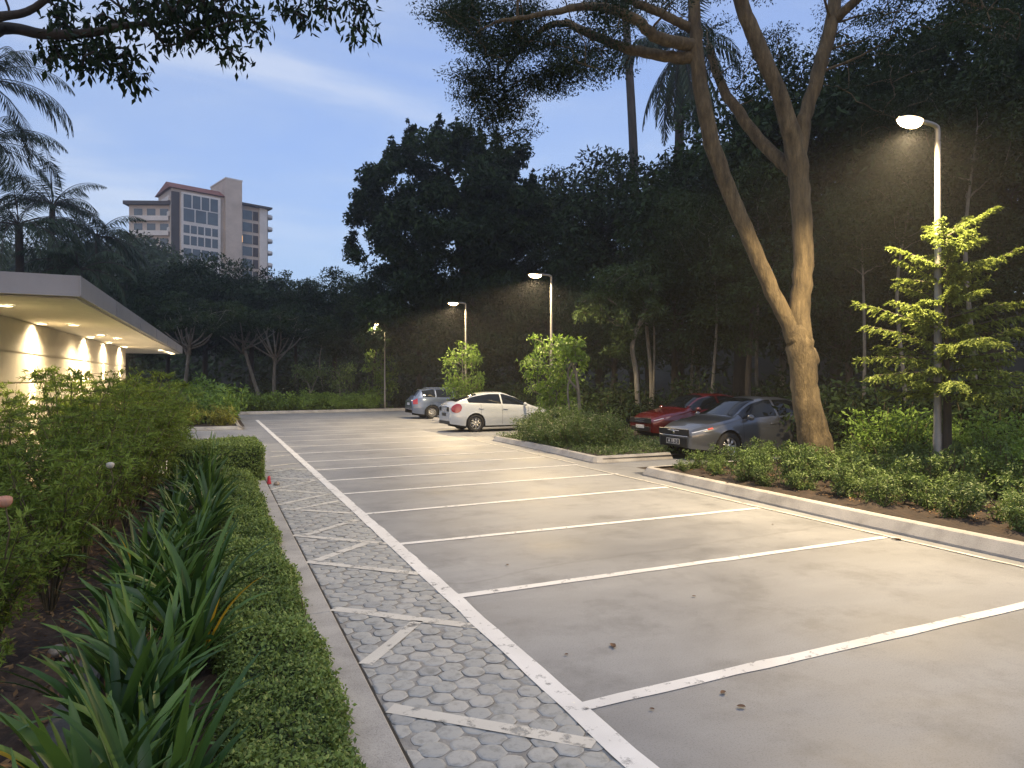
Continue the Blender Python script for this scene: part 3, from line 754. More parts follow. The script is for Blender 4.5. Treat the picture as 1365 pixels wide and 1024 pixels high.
# ================================================================ apartment building on the hill
M['ab_wall'] = simple('apartment_wall', (.43, .375, .32), .9, var=.15, vscale=.4)
M['ab_pale'] = simple('apartment_pale_wall', (.55, .53, .50), .9, var=.12, vscale=.4)
M['ab_roof'] = simple('apartment_roof', (.17, .06, .04), .8, var=.2, vscale=.5)
M['ab_glass'] = simple('apartment_glass', (.05, .07, .08), .12, var=.35, vscale=.35, spec=.8)
M['ab_dark'] = simple('apartment_dark', (.05, .045, .045), .9)
M['ab_lit'] = simple('lit_window', (.6, .4, .2), .6, emit=(1.0, .50, .16), es=.55)
def apartment():
    D1, D2 = 130.0, 143.5
    N1 = at(229, 330, D1)[:2]; N2 = at(362, 330, D2)[:2]
    d = unit(N2 - N1); ln = np.linalg.norm(N2 - N1); nb = np.array([-d[1], d[0]])
    if np.dot(nb, FW) < 0: nb = -nb
    ZT = at(229, 245, D1)[2]; ZB = 10.0
    t = thing('apartment_building', 'cream apartment block with a stair tower and red brown roof on the hill', 'building', (*N1, ZB))
    O = np.array([*N1, ZB])
    def blk(mb, u0, u1, v0, v1, z0, z1, mi=0):
        P = [N1 + d * u + nb * v - O[:2] for u, v in ((u0, v0), (u1, v0), (u1, v1), (u0, v1))]
        if np.cross(d, nb) < 0: P = P[::-1]
        mb.poly_prism(P, z0 - ZB, z1 - ZB, mi)
        k = len(P); mb.add(np.c_[np.array(P), np.full(k, z0 - ZB)], [list(range(k))[::-1]], mi=mi)
    u = lambda f: f * ln
    # footprint positions along the long face
    m = MB(); blk(m, 0, u(.50), 0, 9, ZB, ZT - .8); blk(m, u(.66), u(.97), .6, 9, ZB, ZT - 1.6); m.build('wall', M['ab_wall'], t)
    m = MB(); blk(m, u(.50), u(.665), -1.0, 8, ZB, ZT + 2.9); m.build('stair_tower', M['ab_wall'], t)
    m = MB(); blk(m, u(.495), u(.67), -1.05, 8.05, ZT + 2.9, ZT + 3.15); m.build('tower_cap', M['ab_pale'], t)
    # sloped red roof of the left block
    m = MB()
    zz = ZT - ZB
    P = [(-.6, -.6, -.75), (u(.5) - .02, -.6, -.75), (u(.5) - .02, 9.6, -.75), (-.6, 9.6, -.75), (-.3, 2.6, .95), (u(.5) - .02, 2.6, .95)]
    V = [(*(d * a + nb * b), zz + c) for a, b, c in P]
    m.add(V, [(0, 1, 5, 4)]); m.add(V, [(3, 4, 5, 2)]); m.add(V, [(0, 4, 3)]); m.add(V, [(3, 2, 1, 0)])
    m.build('roof', M['ab_roof'], t)
    m = MB(); blk(m, u(.665), u(1.0), -.5, 9.5, ZT - 1.58, ZT - 1.2); m.build('flat_roof', M['ab_dark'], t)
    # glazed bay of the left block
    m = MB(); blk(m, u(.08), u(.455), -.55, .2, ZB + 1, ZT - 1.3); m.build('bay_frame', M['ab_pale'], t)
    for zt, zb, cols in ((ZT - 1.7, ZT - 4.3, 4), (ZT - 4.5, ZT - 7.0, 3), (ZT - 7.7, ZT - 9.3, 5), (ZT - 9.8, ZT - 11.6, 5), (ZT - 12.3, ZT - 14.3, 4)):
        for c in range(cols):
            a = .10 + (.34 / cols) * c; m = MB(); blk(m, u(a), u(a + .34 / cols - .012), -.585, -.2, zb, zt); m.build('window', M['ab_glass'], t)
    # left end face: recess, balconies
    m = MB(); blk(m, u(-.002), u(.07), -.06, .3, ZB + 1, ZT - 1.4); m.build('recess_shade', M['ab_dark'], t)  # dark slab proud of the wall; the recess's shade is put into its colour
    for k in range(5):
        z = ZT - 3.0 - k * 3.1
        m = MB(); blk(m, -.35, -.02, 1.0, 8, z, z + .9); m.build('balcony', M['ab_pale'], t)
    # right block: glazing, columns, projecting round balconies at the far end
    for k in range(6):
        z = ZT - 4.4 - k * 2.55
        for a, b, mt in ((.70, .80, 'ab_glass'), (.81, .865, 'ab_dark')):
            m = MB(); blk(m, u(a), u(b), .54, .9, z, z + 1.9); m.build('window', M[mt], t)
    m = MB(); blk(m, u(.675), u(.70), .50, .9, ZT - 9.3, ZT - 8.0); m.build('lit_window', M['ab_lit'], t)
    m = MB(); blk(m, u(.875), u(.955), .25, .9, ZB, ZT - 1.6); m.build('pier', M['ab_pale'], t)
    for k in range(6):
        z = ZT - 3.2 - k * 2.6
        m = MB(); c = N1 + d * u(.985) + nb * 2.2 - O[:2]
        m.lathe([(0, 0), (1.3, 0), (1.35, .1), (1.35, .7), (1.25, .7), (1.25, .12), (0, .12)], (c[0], c[1], z - ZB), 20); m.build('round_balcony', M['ab_pale'], t)
    m = MB(); blk(m, u(.967), u(.985), 1.2, 8, ZB, ZT - 1.8); m.build('end_wall', M['ab_dark'], t)
    # low left wing with a dark sagging roof
    W1 = at(228, 300, 131.3)[:2]; W2 = at(172, 300, 131)[:2]
    e = unit(W2 - W1); el = np.linalg.norm(W2 - W1); eb = np.array([-e[1], e[0]]); eb = eb if np.dot(eb, FW) > 0 else -eb
    zt = at(226, 270, 131)[2]
    def blk2(mb, u0, u1, v0, v1, z0, z1):
        P = [W1 + e * a + eb * b - O[:2] for a, b in ((u0, v0), (u1, v0), (u1, v1), (u0, v1))]
        if np.cross(e, eb) < 0: P = P[::-1]
        mb.poly_prism(P, z0 - ZB, z1 - ZB); mb.add(np.c_[np.array(P), np.full(4, z0 - ZB)], [(3, 2, 1, 0)])
    m = MB(); blk2(m, -.3, el, 0, 7, ZB, zt - .5); m.build('wing', M['ab_wall'], t)
    m = MB(); blk2(m, -.6, el + .8, -.8, 7.6, zt - .48, zt + .2); m.build('wing_roof', M['ab_dark'], t)
    for k in range(4):
        z = zt - 3.6 - k * 2.9
        m = MB(); blk2(m, .3, el - .4, -.55, -.02, z, z + .95); m.build('balcony', M['ab_pale'], t)
        for j in range(3):
            m = MB(); blk2(m, .5 + j * el * .31, .5 + j * el * .31 + el * .2, -.03, .3, z + 1.0, z + 2.4); m.build('window', M['ab_glass'], t)
    return t
apartment()

# ================================================================ cars
M['tyre'] = simple('tyre_rubber', (.012, .012, .012), .85, var=.3)
M['rim'] = simple('alloy_rim', (.55, .54, .52), .28, .85)
M['carglass'] = simple('car_glass', (.006, .008, .010), .03, spec=.35, coat=0.0)
M['trim'] = simple('black_trim', (.010, .010, .011), .45)
M['chrome'] = simple('chrome_trim', (.75, .75, .76), .12, .95)
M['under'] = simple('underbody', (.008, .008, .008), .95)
M['red_lens'] = simple('red_lens', (.20, .004, .005), .15, coat=1.0, emit=(1, .04, .03), es=.03)  # faint red glow added, the tail lights are not lit
M['clear_lens'] = simple('clear_lens', (.72, .74, .76), .10, .3, coat=1.0)
M['amber_lens'] = simple('amber_lens', (.60, .10, .06), .15, coat=1.0)
M['plate_black'] = simple('plate_black', (.03, .03, .032), .5)
M['plate_white'] = simple('plate_white', (.70, .70, .68), .5)
def paintm(name, col, metal=.35, rough=.28):
    m = simple(name, col, rough, metal, coat=1.0); return m

class CarShape:
    """a car body as one parametric skin: station s (0 = nose, metres back), t 0..7 from sill to roof centre"""
    def __init__(c, L, W, top, belt, wheel_s, wheel_r, sill=.24, roof_w=.54):
        c.L, c.W, c.top, c.belt, c.ws, c.wr, c.sill, c.rw = L, W / 2, np.array(top, float), np.array(belt, float), wheel_s, wheel_r, sill, roof_w
        g = np.linspace(-.3, L + .3, 900)
        k = np.ones(31) / 31
        tz = np.interp(g, c.top[:, 0], c.top[:, 1]); tz = np.convolve(np.pad(tz, 15, mode='edge'), k, 'valid')
        bz = np.interp(g, c.belt[:, 0], c.belt[:, 1]); bz = np.convolve(np.pad(bz, 15, mode='edge'), k, 'valid')
        c.g, c.tz, c.bz = g, tz, bz
    def half_w(c, s):
        f = np.clip(s / .95, 0, 1); b = np.clip((c.L - s) / .85, 0, 1)
        return c.W * (.70 + .30 * (1 - (1 - f) ** 2.6)) * (.76 + .24 * (1 - (1 - b) ** 2.6))
    def low(c, s):
        z = c.sill + .05 * np.clip(1 - s / .5, 0, 1) + .08 * np.clip(1 - (c.L - s) / .5, 0, 1)
        for w in c.ws:
            R = c.wr + .055; q = R * R - (s - w) ** 2
            z = np.maximum(z, np.where(q > 0, c.wr + np.sqrt(np.maximum(q, 0)), 0))
        return z
    def ctrl(c, s):
        s = np.asarray(s, float); w = c.half_w(s); zl = c.low(s); zt = np.interp(s, c.g, c.tz); zb = np.minimum(np.interp(s, c.g, c.bz), zt - .035)
        cab = np.clip((zt - zb - .035) / .36, 0, 1); cab = cab * cab * (3 - 2 * cab)
        yr = (w - .20) * (1 - cab) + c.rw * cab
        z1 = np.maximum(.50, zl + .012); z2 = np.maximum(.70, zl + .03); z2 = np.minimum(z2, zb - .03); z1 = np.minimum(z1, z2 - .01); zl = np.minimum(zl, z1 - .008)
        st = lambda y, z: np.stack([np.broadcast_to(y, s.shape), np.broadcast_to(z, s.shape)], -1)
        h = zt - zb
        return np.stack([st(w - .035, zl), st(w - .004, z1), st(w - .012, z2), st(w - .055, zb), st((w - .055) * .42 + yr * .58 + .015 * cab, zb + h * .55),
                         st(yr, zt - np.minimum(.07, h * .30)), st(yr * .62, zt - np.minimum(.012, h * .1)), st(0 * w, zt)], -2)
    def P(c, s, t):
        """points for arrays s,t (same shape); returns (...,3) in car axes: x back, y left, z up"""
        s, t = np.broadcast_arrays(np.asarray(s, float), np.asarray(t, float))
        K = c.ctrl(s); sg = np.where(t > 7, -1.0, 1.0); t = np.where(t > 7, 14 - t, t)
        i = np.clip(t.astype(int), 0, 6); f = (t - i)[..., None]
        def g(j):
            jj = np.clip(j, 0, 7); v = np.take_along_axis(K, jj[..., None, None], -2)[..., 0, :]
            mir = np.take_along_axis(K, np.full(jj.shape, 6)[..., None, None], -2)[..., 0, :] * np.array([-1, 1])
            return np.where((j > 7)[..., None], mir, v)
        a, b, d, e = g(i - 1), g(i), g(i + 1), g(i + 2)
        q = .5 * (2 * b + (d - a) * f + (2 * a - 5 * b + 4 * d - e) * f ** 2 + (-a + 3 * b - 3 * d + e) * f ** 3)
        return np.stack([s, q[..., 0] * sg, q[..., 1]], -1)
    def patch(c, s0, s1, t0, t1, n=24, m=10, off=.005, side=1):
        """skin patch lifted by off; t0,t1 may be functions of s"""
        s = np.linspace(s0, s1, n); T0 = np.array([t0(q) if callable(t0) else t0 for q in s]); T1 = np.array([t1(q) if callable(t1) else t1 for q in s])
        tt = T0[:, None] + (T1 - T0)[:, None] * np.linspace(0, 1, m)[None]; ss = np.repeat(s[:, None], m, 1)
        p = c.P(ss, tt); e = 1e-3
        ds = c.P(ss + e, tt) - c.P(ss - e, tt); dt = c.P(ss, np.clip(tt + e, 0, 14)) - c.P(ss, np.clip(tt - e, 0, 14))
        nn = unit(np.cross(ds, dt)); out = p - np.array([c.L / 2, 0, .62]); sg = np.sign((nn * out).sum(-1, keepdims=True)); nn = nn * np.where(sg == 0, 1, sg)
        p = p + nn * off
        if side < 0: p = p * np.array([1, -1, 1])
        return p

def make_car(label, loc, rotz, shape, paint, opts):
    c = shape; t = thing('parked_car', label, 'car', loc, rotz, 'cars parked along the edge of the lot')
    off = np.array([0, 0, 0])
    s = np.r_[np.linspace(0, .5, 22)[:-1], np.linspace(.5, c.L - .5, 110)[:-1], np.linspace(c.L - .5, c.L, 22)]
    tt = np.linspace(0, 14, 85)
    G = c.P(*np.meshgrid(s, tt, indexing='ij'))
    m = MB(); m.grid(G, flip=False)
    for e, xs in ((0, (-.025, -.045)), (-1, (c.L + .025, c.L + .045))):
        ring = G[e]; cen = np.array([ring[0, 0], 0, (ring[:, 2].min() + ring[:, 2].max()) / 2]); rows = [ring]
        for k, x in zip((.965, .90), xs):
            q = cen + (ring - cen) * k; q[:, 0] = x; rows.append(q)
        R = np.array(rows); m.grid(R, flip=(e == 0))
        q = rows[-1]; m.add(q, [list(range(len(q)))])
    m.build('body', paint, t)
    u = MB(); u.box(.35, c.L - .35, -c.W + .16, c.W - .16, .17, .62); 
    u.build('underbody', M['under'], t)  # dark filler box, wheel arch shade is put into its colour
    glass = opts['glass']
    for side in (1, -1):
        for a, b in glass['side']:
            g = MB(); g.grid(c.patch(a, b, glass.get('t0', 3.22), glass.get('t1', 4.86), 26, 8, .005, side)); g.build('side_window', M['carglass'], t)
    a, b = glass['front']; g = MB(); g.grid(c.patch(a, b, 5.22, 8.78, 16, 24, .005)); g.build('windscreen', M['carglass'], t)
    a, b = glass['rear']; g = MB(); g.grid(c.patch(a, b, 5.25, 8.75, 16, 24, .005)); g.build('rear_window', M['carglass'], t)
    # wheels
    for ws in c.ws:
        for side in (1, -1):
            y = side * (c.W - .115); r = c.wr
            wl = bpy.data.objects.new('wheel', None); COL.objects.link(wl); wl.parent = t; wl.location = (ws, y, r); wl.empty_display_size = .1
            w_ = MB(); w_.lathe([(r * .66, -.10), (r * .93, -.105), (r, -.075), (r, .075), (r * .93, .105), (r * .66, .10), (r * .64, .03)], sides=36, axis='y'); w_.build('tyre', M['tyre'], wl)
            k = MB(); k.lathe([(r * .66, .06 * side), (r * .63, .085 * side), (r * .60, .05 * side), (r * .58, -.02 * side)], sides=36, axis='y')
            for q in range(opts.get('spokes', 7)):
                a = q / opts.get('spokes', 7) * 2 * PI
                for da in (-.09, .09):
                    k.tube([(math.cos(a) * .05, .07 * side, math.sin(a) * .05), (math.cos(a + da) * r * .35, .075 * side, math.sin(a + da) * r * .35), (math.cos(a + da * 1.6) * r * .62, .06 * side, math.sin(a + da * 1.6) * r * .62)], .016, 6)
            k.lathe([(.0, .09 * side), (.055, .088 * side), (.07, .06 * side)], sides=16, axis='y'); k.build('rim', M['rim'], wl)
            b = MB(); b.lathe([(0, .0), (r * .6, .0)], (0, -.015 * side, 0), 24, axis='y'); b.build('brake_disc', M['under'], wl)
    # lights
    for side in (1, -1):
        for nm, mt, s0, s1, t0, t1 in opts['lights']:
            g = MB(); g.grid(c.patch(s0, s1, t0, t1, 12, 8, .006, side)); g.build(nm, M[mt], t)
        # mirror + stalk
        ms, mz = opts['mirror']; y = side * (c.W - .03)
        g = MB(); th = np.linspace(0, PI, 9); rows = []
        for q in np.linspace(-1, 1, 9):
            rr = max(.001, 1 - q * q) ** .5; a = np.linspace(0, 2 * PI, 13)
            rows.append(np.c_[ms + np.cos(a) * .055 * rr + .0, np.full(13, y + side * (.085 + q * .11)), mz + np.sin(a) * .075 * rr])
        g.grid(np.array(rows)); g.tube([(ms, y - side * .05, mz - .06), (ms, y + side * .05, mz - .02)], .022, 6); g.build('wing_mirror', paint, t)
        for hs in opts['handles']:
            p = c.patch(hs, hs + .2, 2.55, 2.62, 4, 3, .012, side); g = MB(); g.tube(p[:, 1], .013, 6); g.build('door_handle', opts.get('handle_mat', paint), t)
        for ds in opts['seams']:
            g = MB(); g.grid(c.patch(ds, ds + .009, .25, 3.15, 3, 26, .002, side)); g.build('door_seam', M['trim'], t)
    # skin-hugging front and rear trim
    for nm, mt, s0, s1, t0, t1 in opts.get('skins', []):
        for side in (1, -1):
            g = MB(); g.grid(c.patch(s0, s1, t0, t1, 14, 8, .004, side)); g.build(nm, M[mt], t)
    for nm, mt, bx in opts['boxes']:
        g = MB()
        for (cx, cy_, cz, sx, sy, sz) in bx: g.bbox((cx, cy_, cz), (sx, sy, sz), min(.012, sx * .3, sz * .3, sy * .3))
        g.build(nm, M[mt], t)
    return t

def plate_text(parent, txt, x, z, size, facing, mat):
    cu = bpy.data.curves.new('plate_text', 'FONT'); cu.body = txt; cu.size = size; cu.align_x = 'CENTER'; cu.align_y = 'CENTER'; cu.extrude = .001
    tmp = bpy.data.objects.new('plate_text', cu); COL.objects.link(tmp)
    me = bpy.data.meshes.new_from_object(tmp.evaluated_get(bpy.context.evaluated_depsgraph_get())); bpy.data.objects.remove(tmp)
    o = bpy.data.objects.new('plate_text', me); COL.objects.link(o); me.materials.clear(); me.materials.append(mat)
    o.parent = parent; o.location = (x, 0, z); o.rotation_euler = (PI / 2, 0, -PI / 2 if facing < 0 else PI / 2)
    return o

sedan = CarShape(4.8, 1.82, [(0, .68), (.05, .76), (.4, .90), (1.15, 1.03), (1.85, 1.42), (2.3, 1.52), (2.95, 1.515), (3.6, 1.40), (4.3, 1.15), (4.65, 1.08), (4.8, .98)],
                 [(0, .66), (.5, .80), (1.2, .93), (2.6, .98), (4.3, 1.04), (4.8, .90)], (.92, 3.72), .335)
SED = dict(glass=dict(side=[(1.36, 2.46), (2.53, 3.80)], front=(1.22, 2.05), rear=(3.35, 4.25)),
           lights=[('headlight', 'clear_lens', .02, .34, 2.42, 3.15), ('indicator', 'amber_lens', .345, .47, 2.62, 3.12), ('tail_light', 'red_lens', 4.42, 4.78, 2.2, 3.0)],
           mirror=(1.5, 1.02), handles=(2.2, 3.3), seams=(1.34, 2.49, 3.55),
           boxes=[('grille', 'trim', [(-.048, 0, .665, .02, 1.16, .16)]), ('grille_bar', 'chrome', [(-.062, 0, .70, .012, .44, .018), (-.062, 0, .575, .014, 1.10, .018)]),
                  ('air_intake', 'trim', [(-.05, 0, .425, .02, 1.02, .22)]), ('rear_bumper_trim', 'trim', [(4.84, 0, .38, .02, 1.2, .14)])], spokes=7)
# nose at the origin of the car axes, x runs to the tail
silver = make_car('silver grey sedan parked nose out behind the forked tree', (10.30, 13.32, 0), 0, sedan, paintm('silver_paint', (.10, .107, .12), .55, .3),
                  {**SED, 'boxes': SED['boxes'] + [('number_plate', 'plate_black', [(-.068, 0, .44, .012, .50, .13)]), ('plate_border', 'plate_white', [(-.073, 0, .50, .006, .50, .008), (-.073, 0, .378, .006, .50, .008), (-.073, .246, .44, .006, .008, .114), (-.073, -.246, .44, .006, .008, .114)])]})
plate_text(silver, 'A 1813', -.0765, .44, .125, -1, M['plate_white'])
emb = MB(); emb.lathe([(.0, .0), (.05, .0), (.052, .008), (.036, .012), (.034, .006), (.0, .006)], (-.062, 0, .665), 20, axis='x'); emb.build('emblem', M['chrome'], silver)
red = make_car('dark red sedan parked nose out behind the silver car', (12.55, 17.95, 0), 0, sedan, paintm('red_paint', (.13, .006, .007), .25, .25),
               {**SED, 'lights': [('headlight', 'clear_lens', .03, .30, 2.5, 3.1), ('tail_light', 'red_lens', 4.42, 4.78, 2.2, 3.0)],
                'boxes': SED['boxes'][:1] + [('grille_bar', 'chrome', [(-.062, 0, .69, .012, .5, .02), (-.062, 0, .63, .012, .5, .02)]), ('air_intake', 'trim', [(-.05, 0, .40, .02, 1.0, .15)]), ('number_plate', 'plate_white', [(-.066, 0, .47, .012, .44, .11)])]})
coupe = CarShape(4.45, 1.80, [(0, .70), (.06, .76), (.5, .90), (1.1, 1.0), (1.75, 1.36), (2.3, 1.52), (2.9, 1.515), (3.5, 1.42), (4.0, 1.27), (4.3, 1.14), (4.45, 1.0)],
                 [(0, .66), (.5, .80), (1.2, .94), (2.6, 1.0), (3.9, 1.07), (4.25, 1.06), (4.45, .95)], (.88, 3.52), .335)
COU = dict(glass=dict(side=[(1.35, 2.40), (2.46, 3.80)], front=(1.17, 2.0), rear=(3.35, 4.22)),
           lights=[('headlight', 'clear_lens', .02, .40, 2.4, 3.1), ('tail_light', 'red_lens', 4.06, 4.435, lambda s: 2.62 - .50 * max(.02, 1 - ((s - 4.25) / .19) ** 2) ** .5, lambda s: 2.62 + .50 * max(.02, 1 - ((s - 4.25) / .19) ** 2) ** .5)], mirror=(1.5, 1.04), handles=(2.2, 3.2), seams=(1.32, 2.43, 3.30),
           boxes=[('rear_bumper_trim', 'trim', [(4.482, 0, .36, .03, 1.25, .14)]), ('reversing_light', 'clear_lens', [(4.485, .47, .86, .02, .30, .16)]), ('reversing_light', 'clear_lens', [(4.485, -.47, .86, .02, .30, .16)]),
                  ('number_plate', 'plate_black', [(4.50, 0, .66, .012, .46, .12)]), ('rear_badge', 'chrome', [(4.497, 0, .80, .012, .10, .07)]),
                  ('grille', 'trim', [(-.048, 0, .60, .02, 1.0, .2)])], spokes=8)
white = make_car('white hatchback parked nose in beside the planted island', (8.05 + 4.45, 24.45, 0), PI, coupe, paintm('white_paint', (.44, .47, .50), .0, .25), COU)
# tail toward the lot: nose points away (+X)
wag = CarShape(4.6, 1.82, [(0, .74), (.06, .82), (.5, .96), (1.15, 1.06), (1.85, 1.46), (2.3, 1.60), (3.6, 1.60), (4.15, 1.53), (4.42, 1.22), (4.55, 1.04), (4.6, .95)],
               [(0, .68), (.5, .84), (1.2, .98), (2.6, 1.03), (4.2, 1.07), (4.6, .92)], (.92, 3.62), .345)
WAG = dict(glass=dict(side=[(1.4, 2.4), (2.46, 3.35), (3.42, 4.1)], front=(1.22, 2.05), rear=(4.16, 4.42)),
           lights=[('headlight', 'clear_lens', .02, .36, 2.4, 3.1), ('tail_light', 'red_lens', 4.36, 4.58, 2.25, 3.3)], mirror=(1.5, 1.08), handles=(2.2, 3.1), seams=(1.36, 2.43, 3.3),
           boxes=[('rear_bumper_trim', 'trim', [(4.63, 0, .40, .03, 1.3, .18)]), ('number_plate', 'plate_white', [(4.645, 0, .78, .012, .46, .12)]), ('grille', 'trim', [(-.048, 0, .62, .02, 1.0, .22)]),
                  ('roof_rail', 'chrome', [(2.9, .58, 1.60, 1.5, .03, .025), (2.9, -.58, 1.60, 1.5, .03, .025)])], spokes=10)
grey = make_car('blue grey estate car parked nose in beyond the white car', (9.25 + 4.6, 34.1, 0), PI, wag, paintm('bluegrey_paint', (.11, .145, .23), .4, .25), WAG)
# ================================================================ clipped hedges
def hedge(label, x0, x1, y0, y1, h, n, seed, lf=.028, z0=0.0, wav=.03, near=None):
    r = rng(seed); t = thing('clipped_hedge', label, 'hedge', ((x0 + x1) / 2, (y0 + y1) / 2, z0))
    O = np.array([(x0 + x1) / 2, (y0 + y1) / 2, z0])
    hx, hy = (x1 - x0) / 2, (y1 - y0) / 2
    def surf(k):
        area = np.array([4 * hx * hy, 2 * hy * h, 2 * hy * h, 2 * hx * h, 2 * hx * h]); f = r.choice(5, k, p=area / area.sum())
        if near is not None: v = -1 + 2 * r.random(k) ** near
        else: v = r.uniform(-1, 1, k)
        a = r.uniform(-1, 1, k); b = r.random(k)
        p = np.zeros((k, 3)); nn = np.zeros((k, 3))
        for i, (q, m) in enumerate((((0, 0, 1), None), ((1, 0, 0), None), ((-1, 0, 0), None), ((0, 1, 0), None), ((0, -1, 0), None))):
            s = f == i; nn[s] = q
            if i == 0: p[s] = np.c_[a[s] * hx, v[s] * hy, np.full(s.sum(), h)]
            elif i < 3: p[s] = np.c_[np.full(s.sum(), (1 if i == 1 else -1) * hx), v[s] * hy, b[s] * h]
            else: p[s] = np.c_[a[s] * hx, np.full(s.sum(), (1 if i == 3 else -1) * hy), b[s] * h]
        # rounded shoulders
        ex = np.maximum(0, np.abs(p[:, 0]) - (hx - .09)); ez = np.maximum(0, p[:, 2] - (h - .09)); ey = np.maximum(0, np.abs(p[:, 1]) - (hy - .09))
        p[:, 2] -= ((ex + ey) * .45) * (ez > 0); p[:, 0] -= np.sign(p[:, 0]) * ez * .35 * (ex > 0); p[:, 1] -= np.sign(p[:, 1]) * ez * .35 * (ey > 0)
        bump = wav * (np.sin(p[:, 1] * 3.1 + p[:, 0] * 5 + seed) + np.sin(p[:, 1] * 7.3 + 1.7 * p[:, 0] + p[:, 2] * 6) * .7 + np.sin(p[:, 1] * 17 + p[:, 0] * 13 + p[:, 2] * 9) * .4)
        return p, nn, bump
    p, nn, bump = surf(n)
    depth = r.random(n) ** 1.5 * .07 - r.random(n) ** 6 * .05
    pos = p + nn * (bump - depth)[:, None] + r.normal(size=p.shape) * .012
    pos[:, 2] = np.maximum(pos[:, 2], .02)
    d = unit(nn * .35 + r.normal(size=p.shape) * .8 + np.array([0, 0, .1])); q = unit(nn * .9 + np.array([0, 0, .45]) + r.normal(size=p.shape) * .5)
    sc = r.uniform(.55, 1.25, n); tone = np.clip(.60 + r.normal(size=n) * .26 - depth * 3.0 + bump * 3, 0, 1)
    if near is not None: sc = sc * (1 + .8 * (p[:, 1] + hy) / (2 * hy))
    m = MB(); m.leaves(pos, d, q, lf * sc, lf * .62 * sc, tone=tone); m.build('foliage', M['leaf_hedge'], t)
    # twiggy core
    m = MB(); k = int(n * .015) + 40
    nx_ = max(2, int((2 * hx - .1) / .085)); ny_ = int((2 * hy - .1) / .085); k = nx_ * ny_
    a = np.stack(np.meshgrid(np.linspace(-hx + .06, hx - .06, nx_), np.linspace(-hy + .06, hy - .06, ny_), indexing='ij'), -1).reshape(-1, 2) + r.uniform(-.03, .03, (k, 2))
    for i in range(k):
        b = np.array([*a[i], 0]); e = b + np.array([*(r.normal(size=2) * .06), h * r.uniform(.6, .95)]); e[:2] = np.clip(e[:2], [-hx + .02, -hy + .02], [hx - .02, hy - .02])
        m.tube([b, (b + e) / 2 + r.normal(size=3) * .02, e], [.006, .005, .003], 4, cap=False)
    m.build('stems', M['stem'], t)
    # dense shaded inside
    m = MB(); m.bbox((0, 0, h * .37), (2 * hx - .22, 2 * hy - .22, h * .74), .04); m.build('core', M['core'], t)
    return t
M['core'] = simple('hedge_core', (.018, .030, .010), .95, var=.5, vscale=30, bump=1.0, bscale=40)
hedge('long low clipped hedge running beside the pale kerb strip', .02, .60, .9, 13.15, .27, 135000, 3, .0235, 0.0, .028, near=1.75)
hedge('taller clipped hedge block at the far end of the low hedge', -.75, .82, 13.3, 15.2, .70, 26000, 4, .045, 0.0, .025)

# ================================================================ strap leaved clumps in a row
def strap_proto(seed, label, n=44, Lm=.72):
    r = rng(seed); t = thing('strap_leaf_plant', label, 'plant', (0, 0, 0), 0, 'strap leaved plants in the row beside the hedge')
    def blades(k, yel=False):
        m = MB()
        for i in range(k):
            a = r.uniform(0, 2 * PI); ln = Lm * r.uniform(.6, 1.2); lean = r.uniform(.15, 1.05); wd = r.uniform(.024, .042) * (.8 + .5 * r.random() ** 3)
            u = np.linspace(0, 1, 9); h0 = r.uniform(.0, .06)
            ang = (PI / 2 - .12) - lean * (.25 + 1.45 * u ** 1.5)
            st = ln / 8; xs = np.r_[0, np.cumsum(np.cos(ang[:-1]) * st)] + h0; zs = np.r_[0, np.cumsum(np.sin(ang[:-1]) * st)]
            tw = r.normal() * .5; sway = r.normal() * .10
            dx, dy = math.cos(a), math.sin(a)
            c = np.c_[xs * dx - sway * dy * u ** 2, xs * dy + sway * dx * u ** 2, np.maximum(zs, .01)]
            w = wd * np.minimum(1, .55 + u * 2) * np.maximum(.02, (1 - u ** 3.2)) ** .8
            nrm = np.c_[-np.sin(ang) * dx, -np.sin(ang) * dy, np.cos(ang)]
            sd = np.array([-dy, dx, 0]) * math.cos(tw * .5) + nrm * (np.sin(tw * u))[:, None]; sd = unit(sd)
            mid = c + nrm * (-w * .35)[:, None]
            G = np.stack([c - sd * w[:, None], mid, c + sd * w[:, None]], 1)
            m.grid(G); m.T[-1] = np.full(len(m.F[-1]), np.clip(r.normal(.42, .28), 0, 1))
        return m
    blades(n).build('leaves', M['leaf_strap'], t)
    return t, blades
ORD = ['nearest', 'second', 'third', 'fourth', 'fifth', 'sixth', 'seventh', 'eighth', 'ninth', 'tenth', 'eleventh', 'twelfth', 'thirteenth', 'fourteenth', 'fifteenth', 'sixteenth', 'seventeenth', 'eighteenth', 'nineteenth', 'twentieth', 'twenty first', 'twenty second', 'twenty third', 'twenty fourth']
protos = [strap_proto(60 + i, 'x', 38, .66 + .05 * i) for i in range(4)]
r = rng(71); y = 1.75; k = 0; used = set(); allst = []; seen = set()
while y < 15.6 and k < 36:
    x = (-.18 if k % 2 else -.46) + r.normal() * .07; sc = r.uniform(.78, 1.02); lab = ordinal(k // 2 + 1) + ' strap leaved clump from the near end, in the line by the ' + ('low hedge' if k % 2 else 'edging')
    p = k % 4
    if p not in used:
        o = protos[p][0]; used.add(p); o.location = (x, y, .03); o.rotation_euler.z = r.uniform(0, 6); o.scale = (sc,) * 3; o['label'] = lab
    else:
        o = dup(protos[p][0], (x, y, .03), r.uniform(0, 6), sc, lab)
    allst.append((o, p))
    y += r.uniform(.28, .36) if y < 8 else r.uniform(.40, .54); k += 1

for j, nb_ in ((1, 2), (4, 1), (9, 2), (14, 1)):
    o, p = allst[j]; protos[p][1](nb_).build('yellow_leaf', M['leaf_yellow'], o)

